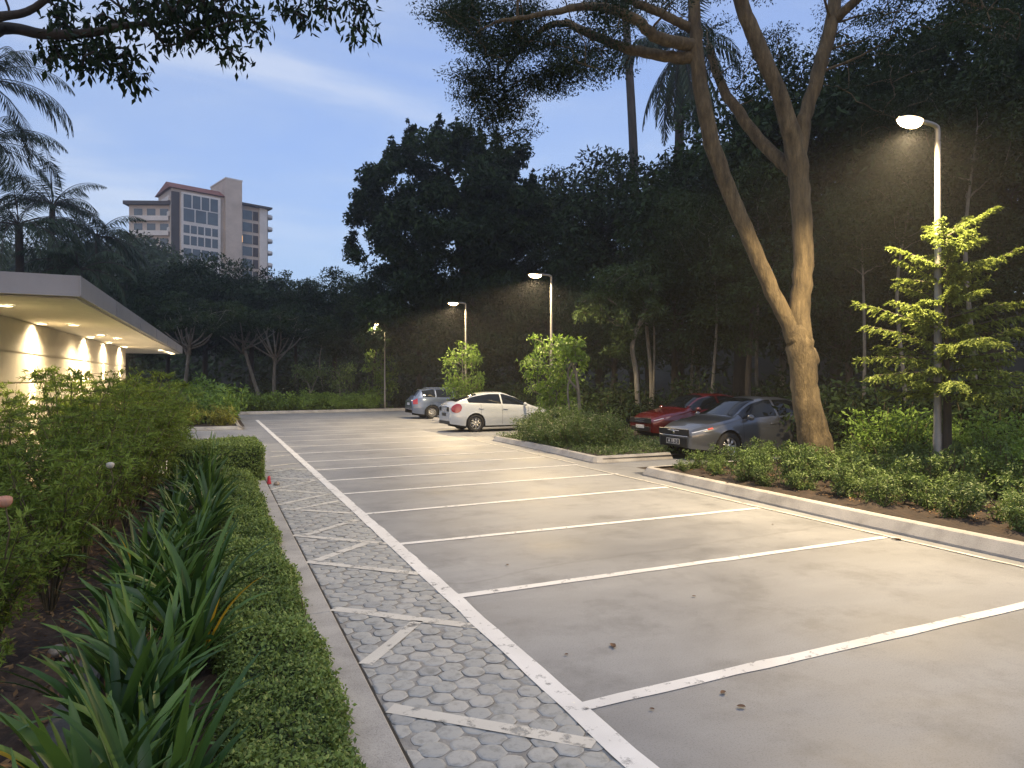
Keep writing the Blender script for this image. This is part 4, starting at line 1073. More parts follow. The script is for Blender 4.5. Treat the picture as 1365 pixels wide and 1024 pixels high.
# ================================================================ feathery shrubs on the left
def feather_proto(seed, h, w, label, ns=15, matn='leaf_feather', group='feathery shrubs in the left planting bed', fine=1.0, cat='shrub', name='feathery_shrub'):
    r = rng(seed); t = thing(name, label, cat, (0, 0, 0), 0, group); sm = MB(); lm = MB()
    C, Dn, Ln, Tn = [], [], [], []
    for i in range(ns):
        a = r.uniform(0, 2 * PI); q = r.random() ** .6 * w * .5; hh = h * r.uniform(.6, 1.05)
        P = smooth_path([(math.cos(a) * .010, math.sin(a) * .010, 0), (math.cos(a) * q * .4, math.sin(a) * q * .4, hh * .55), (math.cos(a) * q + r.normal() * .05, math.sin(a) * q + r.normal() * .05, hh)], 14)
        sm.tube(P, np.linspace(.008, .002, 14), 4, cap=False)
        for b in range(24):
            f = r.uniform(.22, 1) ** .8; p = P[min(13, int(f * 13.99))]; ba = r.uniform(0, 2 * PI); bl = r.uniform(.10, .26) * (1.15 - .5 * f) * w
            bd = unit(np.array([math.cos(ba), math.sin(ba), r.uniform(.05, .7)]))
            u = np.linspace(.1, 1, 10)[:, None]; bp = p + bd * bl * u + np.array([0, 0, -.35]) * bl * u ** 2
            sm.tube(bp[[0, 4, 9]], [.003, .002, .001], 3, cap=False)
            k = 16; j = r.integers(0, 10, k); ld = unit(bd * .7 + r.normal(size=(k, 3)) * .6)
            C.append(bp[j] + ld * .02); Dn.append(ld); Ln.append(r.uniform(.035, .075, k) * fine); Tn.append(np.clip(r.normal(.3 + .35 * f, .2, k), 0, 1))
    C, Dn, Ln, Tn = np.concatenate(C), np.concatenate(Dn), np.concatenate(Ln), np.concatenate(Tn)
    lm.leaves(C, Dn, unit(np.array([0, 0, 1.]) + r.normal(size=C.shape) * .5), Ln, Ln * .22, .1, tone=Tn)
    sm.build('stems', M['stem'], t); lm.build('foliage', M[matn], t)
    return t
fp = [feather_proto(80, 1.25, 1.05, 'x'), feather_proto(81, 1.0, .9, 'x'), feather_proto(82, 1.45, 1.15, 'x', 17), feather_proto(83, .8, .8, 'x', 13)]
FSP = []   # px of stem base centre, ground depth, size
r = rng(90)
rows = [(-1.25, 2.6, 3, .75), (-1.75, 2.9, 3, .85), (-1.2, 4.0, 3, .7), (-1.9, 3.9, 3, .9), (-1.35, 3.5, 1, 1.0), (-2.2, 3.3, 0, .9), (-1.5, 4.4, 3, 1.1), (-2.5, 4.5, 1, 1.0), (-3.4, 4.4, 0, .9), (-1.35, 5.3, 1, .95), (-2.3, 5.6, 0, .95), (-3.3, 5.8, 2, .85),
        (-1.2, 6.3, 1, 1.1), (-1.9, 6.9, 0, 1.0), (-2.8, 7.2, 2, .9), (-3.8, 7.2, 0, 1.0), (-1.15, 7.4, 0, .95), (-1.8, 8.0, 2, 1.0), (-2.7, 8.6, 2, 1.0), (-3.7, 8.8, 2, .95),
        (-1.1, 8.5, 2, .95), (-1.6, 9.3, 2, 1.05), (-2.4, 10.0, 2, 1.0), (-1.05, 9.7, 2, 1.0), (-1.4, 10.7, 2, 1.1), (-1.9, 11.6, 2, 1.1), (-1.0, 11.0, 0, 1.1), (-1.2, 12.2, 2, 1.15), (-1.0, 13.2, 2, 1.05), (-1.7, 13.4, 2, 1.1),
        (-1.15, 14.4, 0, 1.1), (-.9, 15.0, 1, 1.1), (-4.3, 5.9, 2, .9), (-4.6, 7.6, 2, 1.0)]
rows = [(x, y, p, s * ((1.0 if y < 6.5 else .66) if x < -2.6 else float(np.interp(y, [4, 8, 11, 15], [1.0, 1.2, 1.38, 1.25])))) for x, y, p, s in rows]
rows.sort(key=lambda q: q[1]); used = set()
for i, (x, y, p, s) in enumerate(rows):
    side = 'nearest the strap leaves' if x > -1.45 else ('in the middle of the bed' if x > -2.6 else 'close to the pavilion wall')
    lab = '%s feathery green shrub from the near end, %s' % (ordinal(1 + sum(1 for q in rows[:i] if (q[0] > -1.45) == (x > -1.45) and (q[0] > -2.6) == (x > -2.6))), side)
    if p not in used: o = fp[p]; used.add(p); o.location = (x, y, .02); o.scale = (s,) * 3; o['label'] = lab; o.rotation_euler.z = r.uniform(0, 6)
    else: dup(fp[p], (x, y, .02), r.uniform(0, 6), (s, s, s * r.uniform(.92, 1.06)), lab)

def flower(name, label, pos, rad, mat, seed, stemlen=.5):
    r = rng(seed); t = thing(name, label, 'flower', (pos[0], pos[1], pos[2] - stemlen)); s = MB()
    s.tube([(0, 0, 0), (.02, .01, stemlen * .5), (0, 0, stemlen)], .004, 5); s.build('stem', M['stem'], t)
    m = MB()
    for i in range(13):
        a = i * 2.4; R = rad * (.80 + .20 * (i / 12)); A, B = np.meshgrid(np.linspace(-1.3, 1.4 - 1.0 * i / 12, 7), a + np.linspace(-.95, .95, 7), indexing='ij')
        fl = R * (1 + .10 * (A > .2))
        m.grid(np.stack([fl * np.cos(A) * np.cos(B), fl * np.cos(A) * np.sin(B), R * np.sin(A) * .95 + stemlen], -1)); m.T[-1] = np.full(len(m.F[-1]), r.random())
    m.build('petals', mat, t); return t
M['salmon'] = foliage('salmon_petal', (.60, .27, .17), (.74, .42, .30), .35, .6)
M['whitep'] = foliage('white_petal', (.55, .50, .42), (.72, .68, .60), .3, .6)
flower('rose', 'salmon pink rose at the left edge of the planting bed', at(6, 668, 3.4), .036, M['salmon'], 1, .3)
flower('rose', 'small cream white rose among the brown stems of the bed', at(147, 620, 5.6), .032, M['whitep'], 2, .25)
# stones and dry litter in the bed
M['stone'] = simple('bed_stone', (.30, .25, .20), .85, var=.3, vscale=8, bump=.5)
def rock(label, pos, s, seed):
    r = rng(seed); m = MB(); lat = np.linspace(-PI / 2, PI / 2, 9); lon = np.linspace(0, 2 * PI, 13)
    A, B = np.meshgrid(lat, lon[:-1], indexing='ij'); V = np.stack([np.cos(A) * np.cos(B), np.cos(A) * np.sin(B), np.sin(A) * .65], -1)
    f = 1 + .18 * np.sin(3 * V[..., 0] + seed) + .14 * np.sin(5 * V[..., 1] + 2 * seed) + r.normal(size=A.shape) * .03
    V = V * f[..., None] * s; V = np.concatenate([V, V[:, :1]], 1); m.grid(V)
    return tag(m.build('stone', M['stone'], None, pos), label, 'stone', 'stones in the left planting bed')
rock('pale pinkish stone in the left bed, the left of a touching pair', (*gp(76, 866, .08)[:2], .07), .055, 1)
rock('pale pinkish stone in the left bed, the right of a touching pair', (*gp(92, 876, .08)[:2], .06), .045, 2)
r = rng(14); m = MB(); n = 9000
px_ = np.c_[r.uniform(-6, .5, n) , r.uniform(1.2, 9, n), np.full(n, .06) + r.random(n) * .03]; keep = (px_[:, 0] < -.78); px_ = px_[keep]; n = len(px_)
m.leaves(px_, np.c_[r.normal(size=(n, 2)), r.normal(size=n) * .3], np.array([0, 0, 1.]) + r.normal(size=(n, 3)) * .35, r.uniform(.03, .075, n), r.uniform(.015, .035, n), .2, tone=r.random(n))
tag(m.build('leaf_litter', M['leaf_dry']), 'dry brown leaf litter scattered over the left planting bed', 'leaf litter', kind='stuff')

# ================================================================ right bed and island shrubs
sp = [build_shrub('leafy_shrub', 'x', (0, 0, 0), .62, .8, 12, 2600, .055, .026, M['leaf_shrub'], 100 + i, 'low leafy shrubs in the right hand bed') for i in range(4)]
r = rng(120); used = set()
pts = [(8.35, 10.6, .60), (8.6, 9.9, .75), (8.8, 10.7, .95), (9.5, 10.9, 1.05), (8.5, 9.0, .75), (9.2, 9.6, 1.0), (10.0, 10.3, 1.15), (10.6, 10.95, 1.25), (8.9, 8.3, .9), (9.9, 9.1, .95), (9.3, 7.5, .9), (10.2, 8.2, 1.0), (9.7, 6.6, 1.0),
       (10.6, 7.2, .95), (10.6, 6.0, 1.0), (10.1, 5.3, .85), (11.0, 5.0, 1.0), (9.4, 5.9, .7), (11.2, 6.4, 1.1), (11.4, 10.7, 1.1), (10.9, 9.5, 1.1), (12.2, 10.6, 1.1), (12.2, 6.0, 1.1), (10.9, 4.0, .9), (8.9, 9.2, .7), (9.7, 8.4, .95), (9.0, 6.9, .75), (10.3, 6.5, 1.0), (11.2, 8.2, 1.1), (11.6, 7.3, 1.1), (11.7, 9.2, 1.15), (10.0, 7.5, .9), (8.9, 10.3, .8), (10.9, 10.3, 1.1), (9.6, 10.3, 1.0), (10.8, 5.2, .95), (9.9, 4.6, .7), (11.9, 5.2, 1.1), (8.6, 7.9, .62), (8.5, 6.4, .66), (8.7, 5.5, .7), (8.6, 4.7, .6), (9.1, 5.0, .8), (8.8, 7.2, .72), (9.3, 4.2, .75), (9.9, 3.7, .9), (9.0, 6.1, .8), (8.45, 8.5, .55)]
pts = [(x, y, s * (1.12 if y < 9.4 else .72)) for x, y, s in pts]
pts.sort(key=lambda q: -q[1])
for i, (x, y, s) in enumerate(pts):
    lab = '%s low leafy shrub of the right bed, counted forward from the silver car' % ordinal(i + 1); p = i % 4
    if p not in used: o = sp[p]; used.add(p); o.location = (x, y, .12); o.scale = (s,) * 3; o['label'] = lab
    else: dup(sp[p], (x, y, .12), r.uniform(0, 6), (s, s, s * r.uniform(.85, 1.2)), lab)
bp_ = [build_shrub('bright_bush', 'x', (0, 0, 0), 1.2, 1.45, 20, 5200, .085, .04, M['leaf_bright'], 140 + i, 'bright green bushes behind the right hand bed') for i in range(2)]
for i, (px, D, s, lab) in enumerate([(1190, 12.8, 1.15, 'bright green bush between the forked tree and the conifer trunk'), (1335, 11.8, 1.1, 'bright green bush at the right edge beyond the conifer'), (1290, 13.2, .95, 'smaller bright green bush just right of the conifer trunk'), (1365, 9.9, .75, 'low bright bush cut off by the right margin near the kerb')]):
    q = at(px, 600, D)
    if i < 2: o = bp_[i]; o.location = (q[0], q[1], .12); o.scale = (s,) * 3; o['label'] = lab
    else: dup(bp_[i % 2], (q[0], q[1], .12), 2.0 + i, s, lab)
ip = [build_shrub('round_shrub', 'x', (0, 0, 0), .95, 1.3, 18, 4200, .075, .034, M['leaf_shrub'], 160 + i, 'shrubs planted on the island') for i in range(2)]
IS = [(*at(px, 511, D)[:2], s) for px, D, s in ((812, 18.2, .95), (785, 18.0, 1.0), (757, 18.4, 1.05), (735, 19.2, 1.0), (712, 20.2, .95), (800, 19.6, 1.05), (772, 19.8, 1.1), (745, 20.6, 1.05), (722, 21.8, 1.0), (704, 22.4, .9), (765, 21.6, 1.1), (790, 21.2, 1.1), (735, 23.2, 1.0), (718, 23.0, .9), (823, 19.4, .8))]
for i, (x, y, s) in enumerate(IS):
    lab = '%s rounded shrub of the island, counted back from the near kerb corner' % ordinal(i + 1)
    if i < 2: o = ip[i]; o.location = (x, y, .1); o.scale = (s,) * 3; o['label'] = lab
    else: dup(ip[i % 2], (x, y, .1), 1.3 * i, (s, s, s * .95), lab)
# ground cover on the island
r = rng(7); n = 16000; m = MB(); p = np.c_[r.uniform(8.28, 12, n), r.uniform(13.4, 20.1, n), .12 + r.random(n) ** 1.5 * .16]
m.leaves(p, np.c_[r.normal(size=(n, 2)), r.random(n)], np.array([0, 0, 1.]) + r.normal(size=(n, 3)) * .4, r.uniform(.05, .1, n), r.uniform(.02, .04, n), tone=np.clip(r.normal(.5, .25, n), 0, 1))
tag(m.build('ground_cover', M['leaf_shrub']), 'low leafy ground cover filling the planted island', 'ground cover', kind='stuff')
n = 9000; m = MB(); p = np.c_[r.uniform(8.4, 16, n), r.uniform(2, 11.2, n), .13 + r.random(n) * .03]
m.leaves(p, np.c_[r.normal(size=(n, 2)), r.normal(size=n) * .3], np.array([0, 0, 1.]) + r.normal(size=(n, 3)) * .4, r.uniform(.03, .07, n), r.uniform(.015, .03, n), tone=r.random(n))
tag(m.build('leaf_litter', M['leaf_dry']), 'dry brown leaf litter on the earth of the right bed', 'leaf litter', kind='stuff')
# far hedge of loose shrubs behind the far kerb
hp = [build_shrub('hedge_shrub', 'x', (0, 0, 0), 1.25, 1.9, 20, 3000, .16, .08, M['leaf_bright'], 180 + i, 'loose shrubs of the far hedge') for i in range(3)]
xs = np.linspace(1.6, 9.3, 10)
for i, x in enumerate(xs):
    y = 43.5 + (x - 1) * .12 + r.normal() * .15; s = r.uniform(.75, 1.1); lab = '%s loose shrub from the left end of the hedge behind the far kerb' % ordinal(i + 1)
    if i < 3: o = hp[i]; o.location = (x, y, .1); o.scale = (s,) * 3; o['label'] = lab
    else: dup(hp[i % 3], (x, y, .1), r.uniform(0, 6), s, lab)
gd = build_shrub('golden_shrub', 'golden yellow spiky shrub on the small kerbed bed by the path', (.2, 29.6, .1), .75, 1.2, 16, 1400, .28, .035, M['leaf_gold'], 190)
dup(gd, (-1.0, 30.2, .1), 2, 1.1, 'second golden spiky shrub half hidden behind the feathery shrubs')
for i, (x, y, s) in enumerate([(.0, 31.5, 1.2), (-.6, 34, 1.4), (.2, 37, 1.5), (-2.2, 33, 1.6), (-1.0, 40, 1.6)]):
    dup(hp[i % 3], (x, y, .1), i * 1.1, s, '%s dark shrub beyond the path kerb, going away from the path' % ordinal(i + 1), 'shrubs beyond the path on the left')

# small red cap at the hedge corner
M['redp'] = simple('red_plastic', (.50, .03, .05), .35)
t = thing('marker_post', 'small red marker post at the corner of the taller hedge block', 'marker post', (.885, 12.95, 0))
m = MB(); m.lathe([(0, 0), (.04, 0), (.042, .03), (.03, .06), (.028, .12), (.02, .15), (0, .155)], sides=16); m.build('post', M['redp'], t)
rock('dark lump lying on the pavers beside the red marker post', (1.0, 12.75, .03), .055, 7)

# fallen leaves on the concrete
M['fallen'] = simple('fallen_leaf_brown', (.11, .055, .03), .8, var=.5, vscale=20)
for i, (px, py, s, lab) in enumerate([(817, 862, .065, 'curled brown leaf in the middle of the second bay'), (755, 874, .03, 'tiny dark leaf scrap left of the curled brown leaf'), (925, 796, .035, 'small dark leaf scrap right of centre on the concrete'), (676, 754, .04, 'dark leaf scrap on the third bay near the lane line'),
        (964, 925, .05, 'brown leaf just below the nearest white bay line'), (988, 944, .05, 'tan leaf below the nearest white bay line, right of a brown one'), (869, 947, .03, 'thin dark leaf scrap under the nearest bay line'), (1196, 720, .09, 'withered twig of leaves at the end of the second bay line'), (1030, 700, .03, 'tiny leaf speck near the sunken bay end')]):
    r = rng(200 + i); q = gp(px, py); u = np.linspace(-1, 1, 7); w = (1 - u ** 2) ** .7 * s * .32; m = MB()
    c = np.c_[u * s * .5, np.sin(u * 2) * s * .08, .004 + (u ** 2) * s * .05]; G = np.stack([c + np.c_[0 * u, w, w * .5], c, c + np.c_[0 * u, -w, w * .4]], 1); m.grid(G)
    if s > .06:
        G2 = G * .7 + np.array([s * .3, s * .2, .003]); m.grid(G2)
    o = m.build('fallen_leaf', M['fallen'], None, (q[0], q[1], .004)); o.rotation_euler.z = r.uniform(0, 6)
    tag(o, lab, 'leaf', 'fallen leaves on the concrete')
# ================================================================ trees
def pxs(lst, D):
    """[(px,py,r)] at depth D -> (k,4)"""
    return np.array([[*at(p[0], p[1], p[3] if len(p) > 3 else D), p[2]] for p in lst])

# ---- the big forked tree
D0 = 13.7
b = gp(1090, 622, .13); base = np.array([b[0], b[1], .1])
stem = np.array([[*(base + [0, 0, -.1]), .40], [*at(1088, 600, D0), .35], [*at(1080, 560, D0), .29], [*at(1072, 510, D0), .265], [*at(1066, 462, D0), .27], [*at(1062, 440, D0), .23]])
left = pxs([(1066, 470, .22), (1050, 430, .165), (1018, 365, .155), (985, 285, .155), (955, 210, .16), (936, 130, .155), (928, 60, .14), (925, 0, .12), (930, -120, .10), (940, -260, .05)], D0)
right = pxs([(1066, 470, .25), (1068, 400, .205), (1071, 330, .20), (1066, 250, .20), (1060, 200, .205), (1040, 130, .16), (1010, 60, .16), (985, -10, .14), (960, -130, .12), (950, -260, .05)], D0)
right2 = pxs([(1062, 215, .17), (1075, 150, .14), (1095, 80, .14), (1112, 10, .13), (1135, -100, .12), (1170, -240, .05)], D0)
cross = pxs([(1058, 228, .15, 13.8), (1025, 200, .13, 14.3), (985, 150, .12, 14.8), (960, 110, .10, 15.2), (945, 60, .08, 15.5)], D0)
lb1 = pxs([(930, 78, .13), (890, 75, .115, 13.8), (840, 66, .105, 14.0), (785, 45, .09, 14.2), (745, 30, .07, 14.4), (700, 60, .045, 14.6), (665, 105, .03, 14.8)], D0)
lb2 = pxs([(926, 60, .13), (880, 52, .115, 13.4), (845, 25, .10, 13.2), (790, 8, .08, 13.0), (720, 20, .05, 12.8), (660, 30, .03, 12.6)], D0)
lb3 = pxs([(925, 40, .10), (895, 25, .09), (850, 5, .08), (800, -20, .06), (740, -40, .03)], D0)
rb1 = pxs([(1108, 30, .10), (1160, -10, .08, 13.2), (1230, -20, .06, 12.8), (1310, 10, .03, 12.4)], D0)
r = rng(33); cl = []
def pclumps(regs, cr):
    out = []
    for (x0, x1, y0, y1, d0, d1, n) in regs:
        for _ in range(n):
            out.append([*at(r.uniform(x0, x1), r.uniform(y0, y1), r.uniform(d0, d1)), cr * r.uniform(.7, 1.25)])
    return out
cl = pclumps([(575, 640, 5, 30, 12.5, 15, 12), (610, 720, 0, 60, 12.5, 15.5, 36), (640, 760, 45, 95, 13, 15.5, 30), (600, 670, 94, 112, 14, 15, 10), (625, 710, 110, 150, 14, 15.2, 18), (635, 705, 145, 190, 14.5, 15.2, 15), (700, 752, 85, 130, 14, 15.2, 12), (740, 820, 60, 110, 13.5, 15.5, 12),
              (720, 830, 0, 95, 12.5, 16, 26), (800, 920, -10, 40, 12.5, 16.5, 16), (600, 920, -160, -5, 11, 17, 50), (930, 1130, -160, -5, 11, 17, 40), (940, 1050, 20, 140, 14.5, 17.5, 14), (1090, 1200, 10, 160, 14.5, 18, 26),
              (1150, 1365, -60, 60, 11, 15, 50), (1120, 1250, 60, 200, 15.5, 18, 22)], .52)
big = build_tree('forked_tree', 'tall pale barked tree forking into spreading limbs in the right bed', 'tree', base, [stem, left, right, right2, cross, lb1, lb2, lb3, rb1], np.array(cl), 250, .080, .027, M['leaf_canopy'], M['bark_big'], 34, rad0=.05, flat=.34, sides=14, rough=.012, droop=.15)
# burl on the stem
m = MB(); lat = np.linspace(-PI / 2, PI / 2, 10); lon = np.linspace(0, 2 * PI, 17); A, B = np.meshgrid(lat, lon, indexing='ij'); q = at(1078, 478, D0) - base
V = np.stack([np.cos(A) * np.cos(B) * .21, np.cos(A) * np.sin(B) * .2, np.sin(A) * .25], -1); V = V * (1 + .12 * np.sin(4 * A) * np.cos(3 * B))[..., None] + q; V[:, -1] = V[:, 0]
m.grid(V); m.build('burl', M['bark_big'], big)

# ---- overhanging bough at top left
bb = np.array([-6.6, 3.6, 0.0])
tr = np.array([[*bb, .30], [-6.4, 3.8, 2.0, .25], [-6.0, 4.3, 4.2, .20], [*at(-120, 62, 6.9), .11], [*at(0, 38, 7.0), .065], [*at(60, 46, 7.0), .055], [*at(120, 44, 7.0), .045], [*at(170, 34, 7.0), .035], [*at(235, 30, 7.0), .02]])
tr2 = np.array([[*at(-110, 60, 6.9), .09], [*at(-10, 25, 6.8), .05], [*at(40, 14, 6.7), .035], [*at(110, -30, 6.6), .025], [*at(240, -40, 6.8), .02], [*at(360, -30, 7.2), .016], [*at(470, -15, 7.6), .01]])
up = np.array([[-6.2, 4.0, 3.2, .2], [-6.6, 4.4, 6.5, .14], [-6.2, 5.4, 9.5, .06]])
r = rng(41)
cl = pclumps([(45, 130, 50, 75, 6.6, 7.4, 10), (60, 120, 70, 92, 6.7, 7.3, 7), (135, 185, 62, 95, 6.7, 7.3, 8), (160, 182, 95, 112, 7, 7.1, 3), (40, 220, 0, 40, 6.4, 7.4, 22), (215, 345, -10, 25, 6.5, 7.4, 22), (205, 265, 35, 62, 6.8, 7.2, 7), (240, 300, 35, 55, 6.8, 7.2, 6),
              (270, 345, 20, 48, 6.8, 7.3, 9), (295, 310, 60, 72, 6.9, 7.1, 2), (318, 330, 78, 83, 7, 7.1, 1), (372, 412, -15, 25, 7, 7.4, 8), (398, 410, 22, 40, 7.1, 7.3, 2), (425, 470, -12, 12, 7.3, 7.7, 6), (470, 496, 10, 38, 7.4, 7.6, 4), (480, 494, 40, 55, 7.5, 7.6, 2), (-60, 400, -120, -20, 6, 8, 40)], .185)
build_tree('overhanging_tree', 'leafy bough of a tree outside the frame hanging into the top left sky', 'tree', bb, [tr, tr2, up], np.array(cl), 21, .115, .042, M['leaf_dark'], M['bark_dark'], 42, rad0=.02, flat=1.0, sides=8, droop=.8, wob=.1)

# ---- palms
def palm(label, base, crown, trunk_r, nf, fl, seed, name='palm_tree', droop=1.0, lean=None, leaf_w=.045, skirt=0):
    r = rng(seed); base = np.array(base, float); t = thing(name, label, 'palm tree', base, 0, None)
    c = np.array(crown, float) - base; m = MB()
    P = smooth_path([(0, 0, 0), c * .5 + np.array([r.normal() * .2, r.normal() * .2, 0]), c], 20); m.tube(P, np.linspace(trunk_r * 1.2, trunk_r * .8, 20), 10); m.build('trunk', M['bark_dark'], t)
    fm = MB(); lm = MB()
    for i in range(nf + skirt):
        sk = i >= nf
        a = i * 2.399 + r.normal() * .2; el = r.uniform(-.25, 1.2) if not sk else r.uniform(-1.2, -.7); ln = fl * r.uniform(.8, 1.1)
        u = np.linspace(0, 1, 16); ang = el - droop * (1.5 + .4 * r.random()) * u ** 1.4 * (1.0 if not sk else .35)
        ang = np.maximum(ang, -1.5)
        x = np.r_[0, np.cumsum(np.cos(ang[:-1]))] * ln / 15; z = np.r_[0, np.cumsum(np.sin(ang[:-1]))] * ln / 15
        d = np.array([math.cos(a), math.sin(a), 0]); R = c + x[:, None] * d + z[:, None] * np.array([0, 0, 1.])
        fm.tube(R, np.linspace(.028, .006, 16), 4, cap=False)
        k = 46; f = np.linspace(.12, .99, k); T = unit(np.gradient(R, axis=0)); idx = np.clip((f * 15).astype(int), 0, 15); fr = f * 15 - idx
        pos = R[idx] * (1 - fr)[:, None] + R[np.minimum(idx + 1, 15)] * fr[:, None]; tg = T[idx]; sd = np.cross(tg, np.array([0, 0, 1.])); sd = unit(sd + 1e-6)
        for s in (1, -1):
            L_ = fl * .22 * np.sin(np.clip(f, .08, 1) * PI * .92 + .15) * r.uniform(.8, 1.1, k) + .05
            dd = unit(sd * s * .8 + tg * .55 + np.array([0, 0, -.35 - .35 * droop]) + r.normal(size=(k, 3)) * .10)
            lm.leaves(pos + dd * (L_ * .5)[:, None], dd, np.cross(dd, tg) * s + np.array([0, 0, .2]), L_, leaf_w, .1, tone=np.clip(r.normal(.4, .2, k), 0, 1))
    fm.build('frond_ribs', M['bark_dark'], t); lm.build('fronds', M['leaf_palm'], t)
    return t
def ground_at(px, D): q = at(px, HY, D); return np.array([q[0], q[1], float(terrain(q[0], q[1])) - .05])
palm('tall palm at the left edge with dark fronds drooping over the sky', ground_at(-25, 31), at(-22, 105, 31), .2, 22, 4.4, 51, droop=1.1)
palm('second palm at the left edge below the tallest crown', ground_at(-40, 33), at(-20, 190, 33), .2, 20, 4.2, 56, droop=1.15)
palm('feathery palm with upright fronds between the left edge and the apartment block', ground_at(72, 37), at(70, 275, 37), .18, 20, 4.0, 52, droop=.9)
palm('shorter palm left of the apartment block with arching fronds', ground_at(135, 39), at(130, 315, 39), .18, 20, 3.8, 53, droop=.95)
palm('low palm behind the pavilion roof at the far left', ground_at(25, 32), at(25, 300, 32), .2, 22, 4.0, 57, droop=1.2)
palm('low dark palm over the pavilion roof corner', ground_at(110, 33), at(105, 360, 33), .2, 20, 3.2, 58, droop=1.2)
palm('palm with a hanging skirt of old fronds behind the forked tree', ground_at(905, 40), at(908, 62, 40), .3, 14, 5.6, 54, droop=1.3, skirt=18, leaf_w=.08)
palm('very tall bare trunk rising past the dark tree into the canopy', ground_at(846, 52), at(829, -60, 52), .36, 18, 6.0, 55, name='tall_palm')

# ---- the dark spiky crowned tree in the centre
r = rng(61); DB = 45.0
b = ground_at(625, DB)
regs = []
cen = at(592, 300, DB)
cl = list(ell_clumps(r, at(590, 305, DB), (5.6, 5.0, 6.6), 110, 1.15, .35))
cl += list(ell_clumps(r, at(665, 300, DB), (3.2, 3.5, 6.2), 40, 1.0, .35))
cl += list(ell_clumps(r, at(560, 440, DB), (4.5, 4, 3.0), 30, 1.1, .2)) + list(ell_clumps(r, at(660, 450, DB), (4.2, 4, 3.2), 30, 1.1, .2))
for (px, py) in ((492, 215), (522, 180), (547, 158), (585, 152), (607, 156), (640, 172), (662, 168), (680, 195), (505, 240), (475, 250), (470, 300), (700, 240), (710, 225)):
    for k in range(6): cl.append([*at(px + r.normal() * 2, py + 3 + k * 8, DB + r.normal() * 1.0), .20 + .14 * k])
cl = np.array(cl)
trk = np.array([[*b, .55], [*at(628, 470, DB), .45], [*at(622, 380, DB), .35], [*at(605, 290, DB), .22], [*at(592, 200, DB), .08]])
dark = build_tree('dark_tree', 'large dense dark tree with a spiky crown right of the apartment block', 'tree', b, [trk], cl, 420, .36, .16, M['leaf_dark'], M['bark_dark'], 62, rad0=.10)

# ---- forest trees: prototypes copied behind the lot
def proto(name, label, seed, H, crown_c, crown_r, n, cr, nl, L, W, leafm, barkm, tr, group, low=()):
    r = rng(seed); cl = list(ell_clumps(r, crown_c, crown_r, n, cr, .3))
    for c, rad, k in low: cl += list(ell_clumps(r, c, rad, k, cr * .8, .2))
    T = [np.array([[0, 0, -.3, tr], [r.normal() * .15, r.normal() * .15, H * .25, tr * .8], [r.normal() * .3, r.normal() * .3, H * .55, tr * .6], [crown_c[0] * .8, crown_c[1] * .8, H * .85, tr * .2]])]
    return build_tree(name, label, 'tree', (0, 0, 0), T, np.array(cl), nl, L, W, leafm, barkm, seed + 1, group, rad0=.08)
GF = 'dark forest trees behind the car park'
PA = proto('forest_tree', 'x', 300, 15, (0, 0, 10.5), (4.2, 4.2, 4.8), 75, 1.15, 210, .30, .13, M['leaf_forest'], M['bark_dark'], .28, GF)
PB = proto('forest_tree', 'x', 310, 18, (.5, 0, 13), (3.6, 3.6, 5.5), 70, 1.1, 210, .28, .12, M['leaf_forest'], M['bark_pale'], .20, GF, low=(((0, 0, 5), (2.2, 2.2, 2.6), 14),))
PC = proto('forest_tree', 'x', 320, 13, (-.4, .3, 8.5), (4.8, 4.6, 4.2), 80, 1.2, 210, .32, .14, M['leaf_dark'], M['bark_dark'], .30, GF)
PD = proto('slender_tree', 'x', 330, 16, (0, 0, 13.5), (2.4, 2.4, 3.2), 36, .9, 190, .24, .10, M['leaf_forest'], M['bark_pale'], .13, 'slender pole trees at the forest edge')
used = set()
def place(p, px, D, top, label, rz, sxy=None):
    q = ground_at(px, D); H = {id(PA): 15.6, id(PB): 18.8, id(PC): 13.0, id(PD): 17.0}[id(p)]
    want = CAMH - (top - HY) / FPX * D - q[2]; s = want / H; sx = sxy or s
    if id(p) not in used: used.add(id(p)); p.location = q; p.rotation_euler.z = rz; p.scale = (sx, sx, s); p['label'] = label
    else: dup(p, q, rz, (sx, sx, s), label)
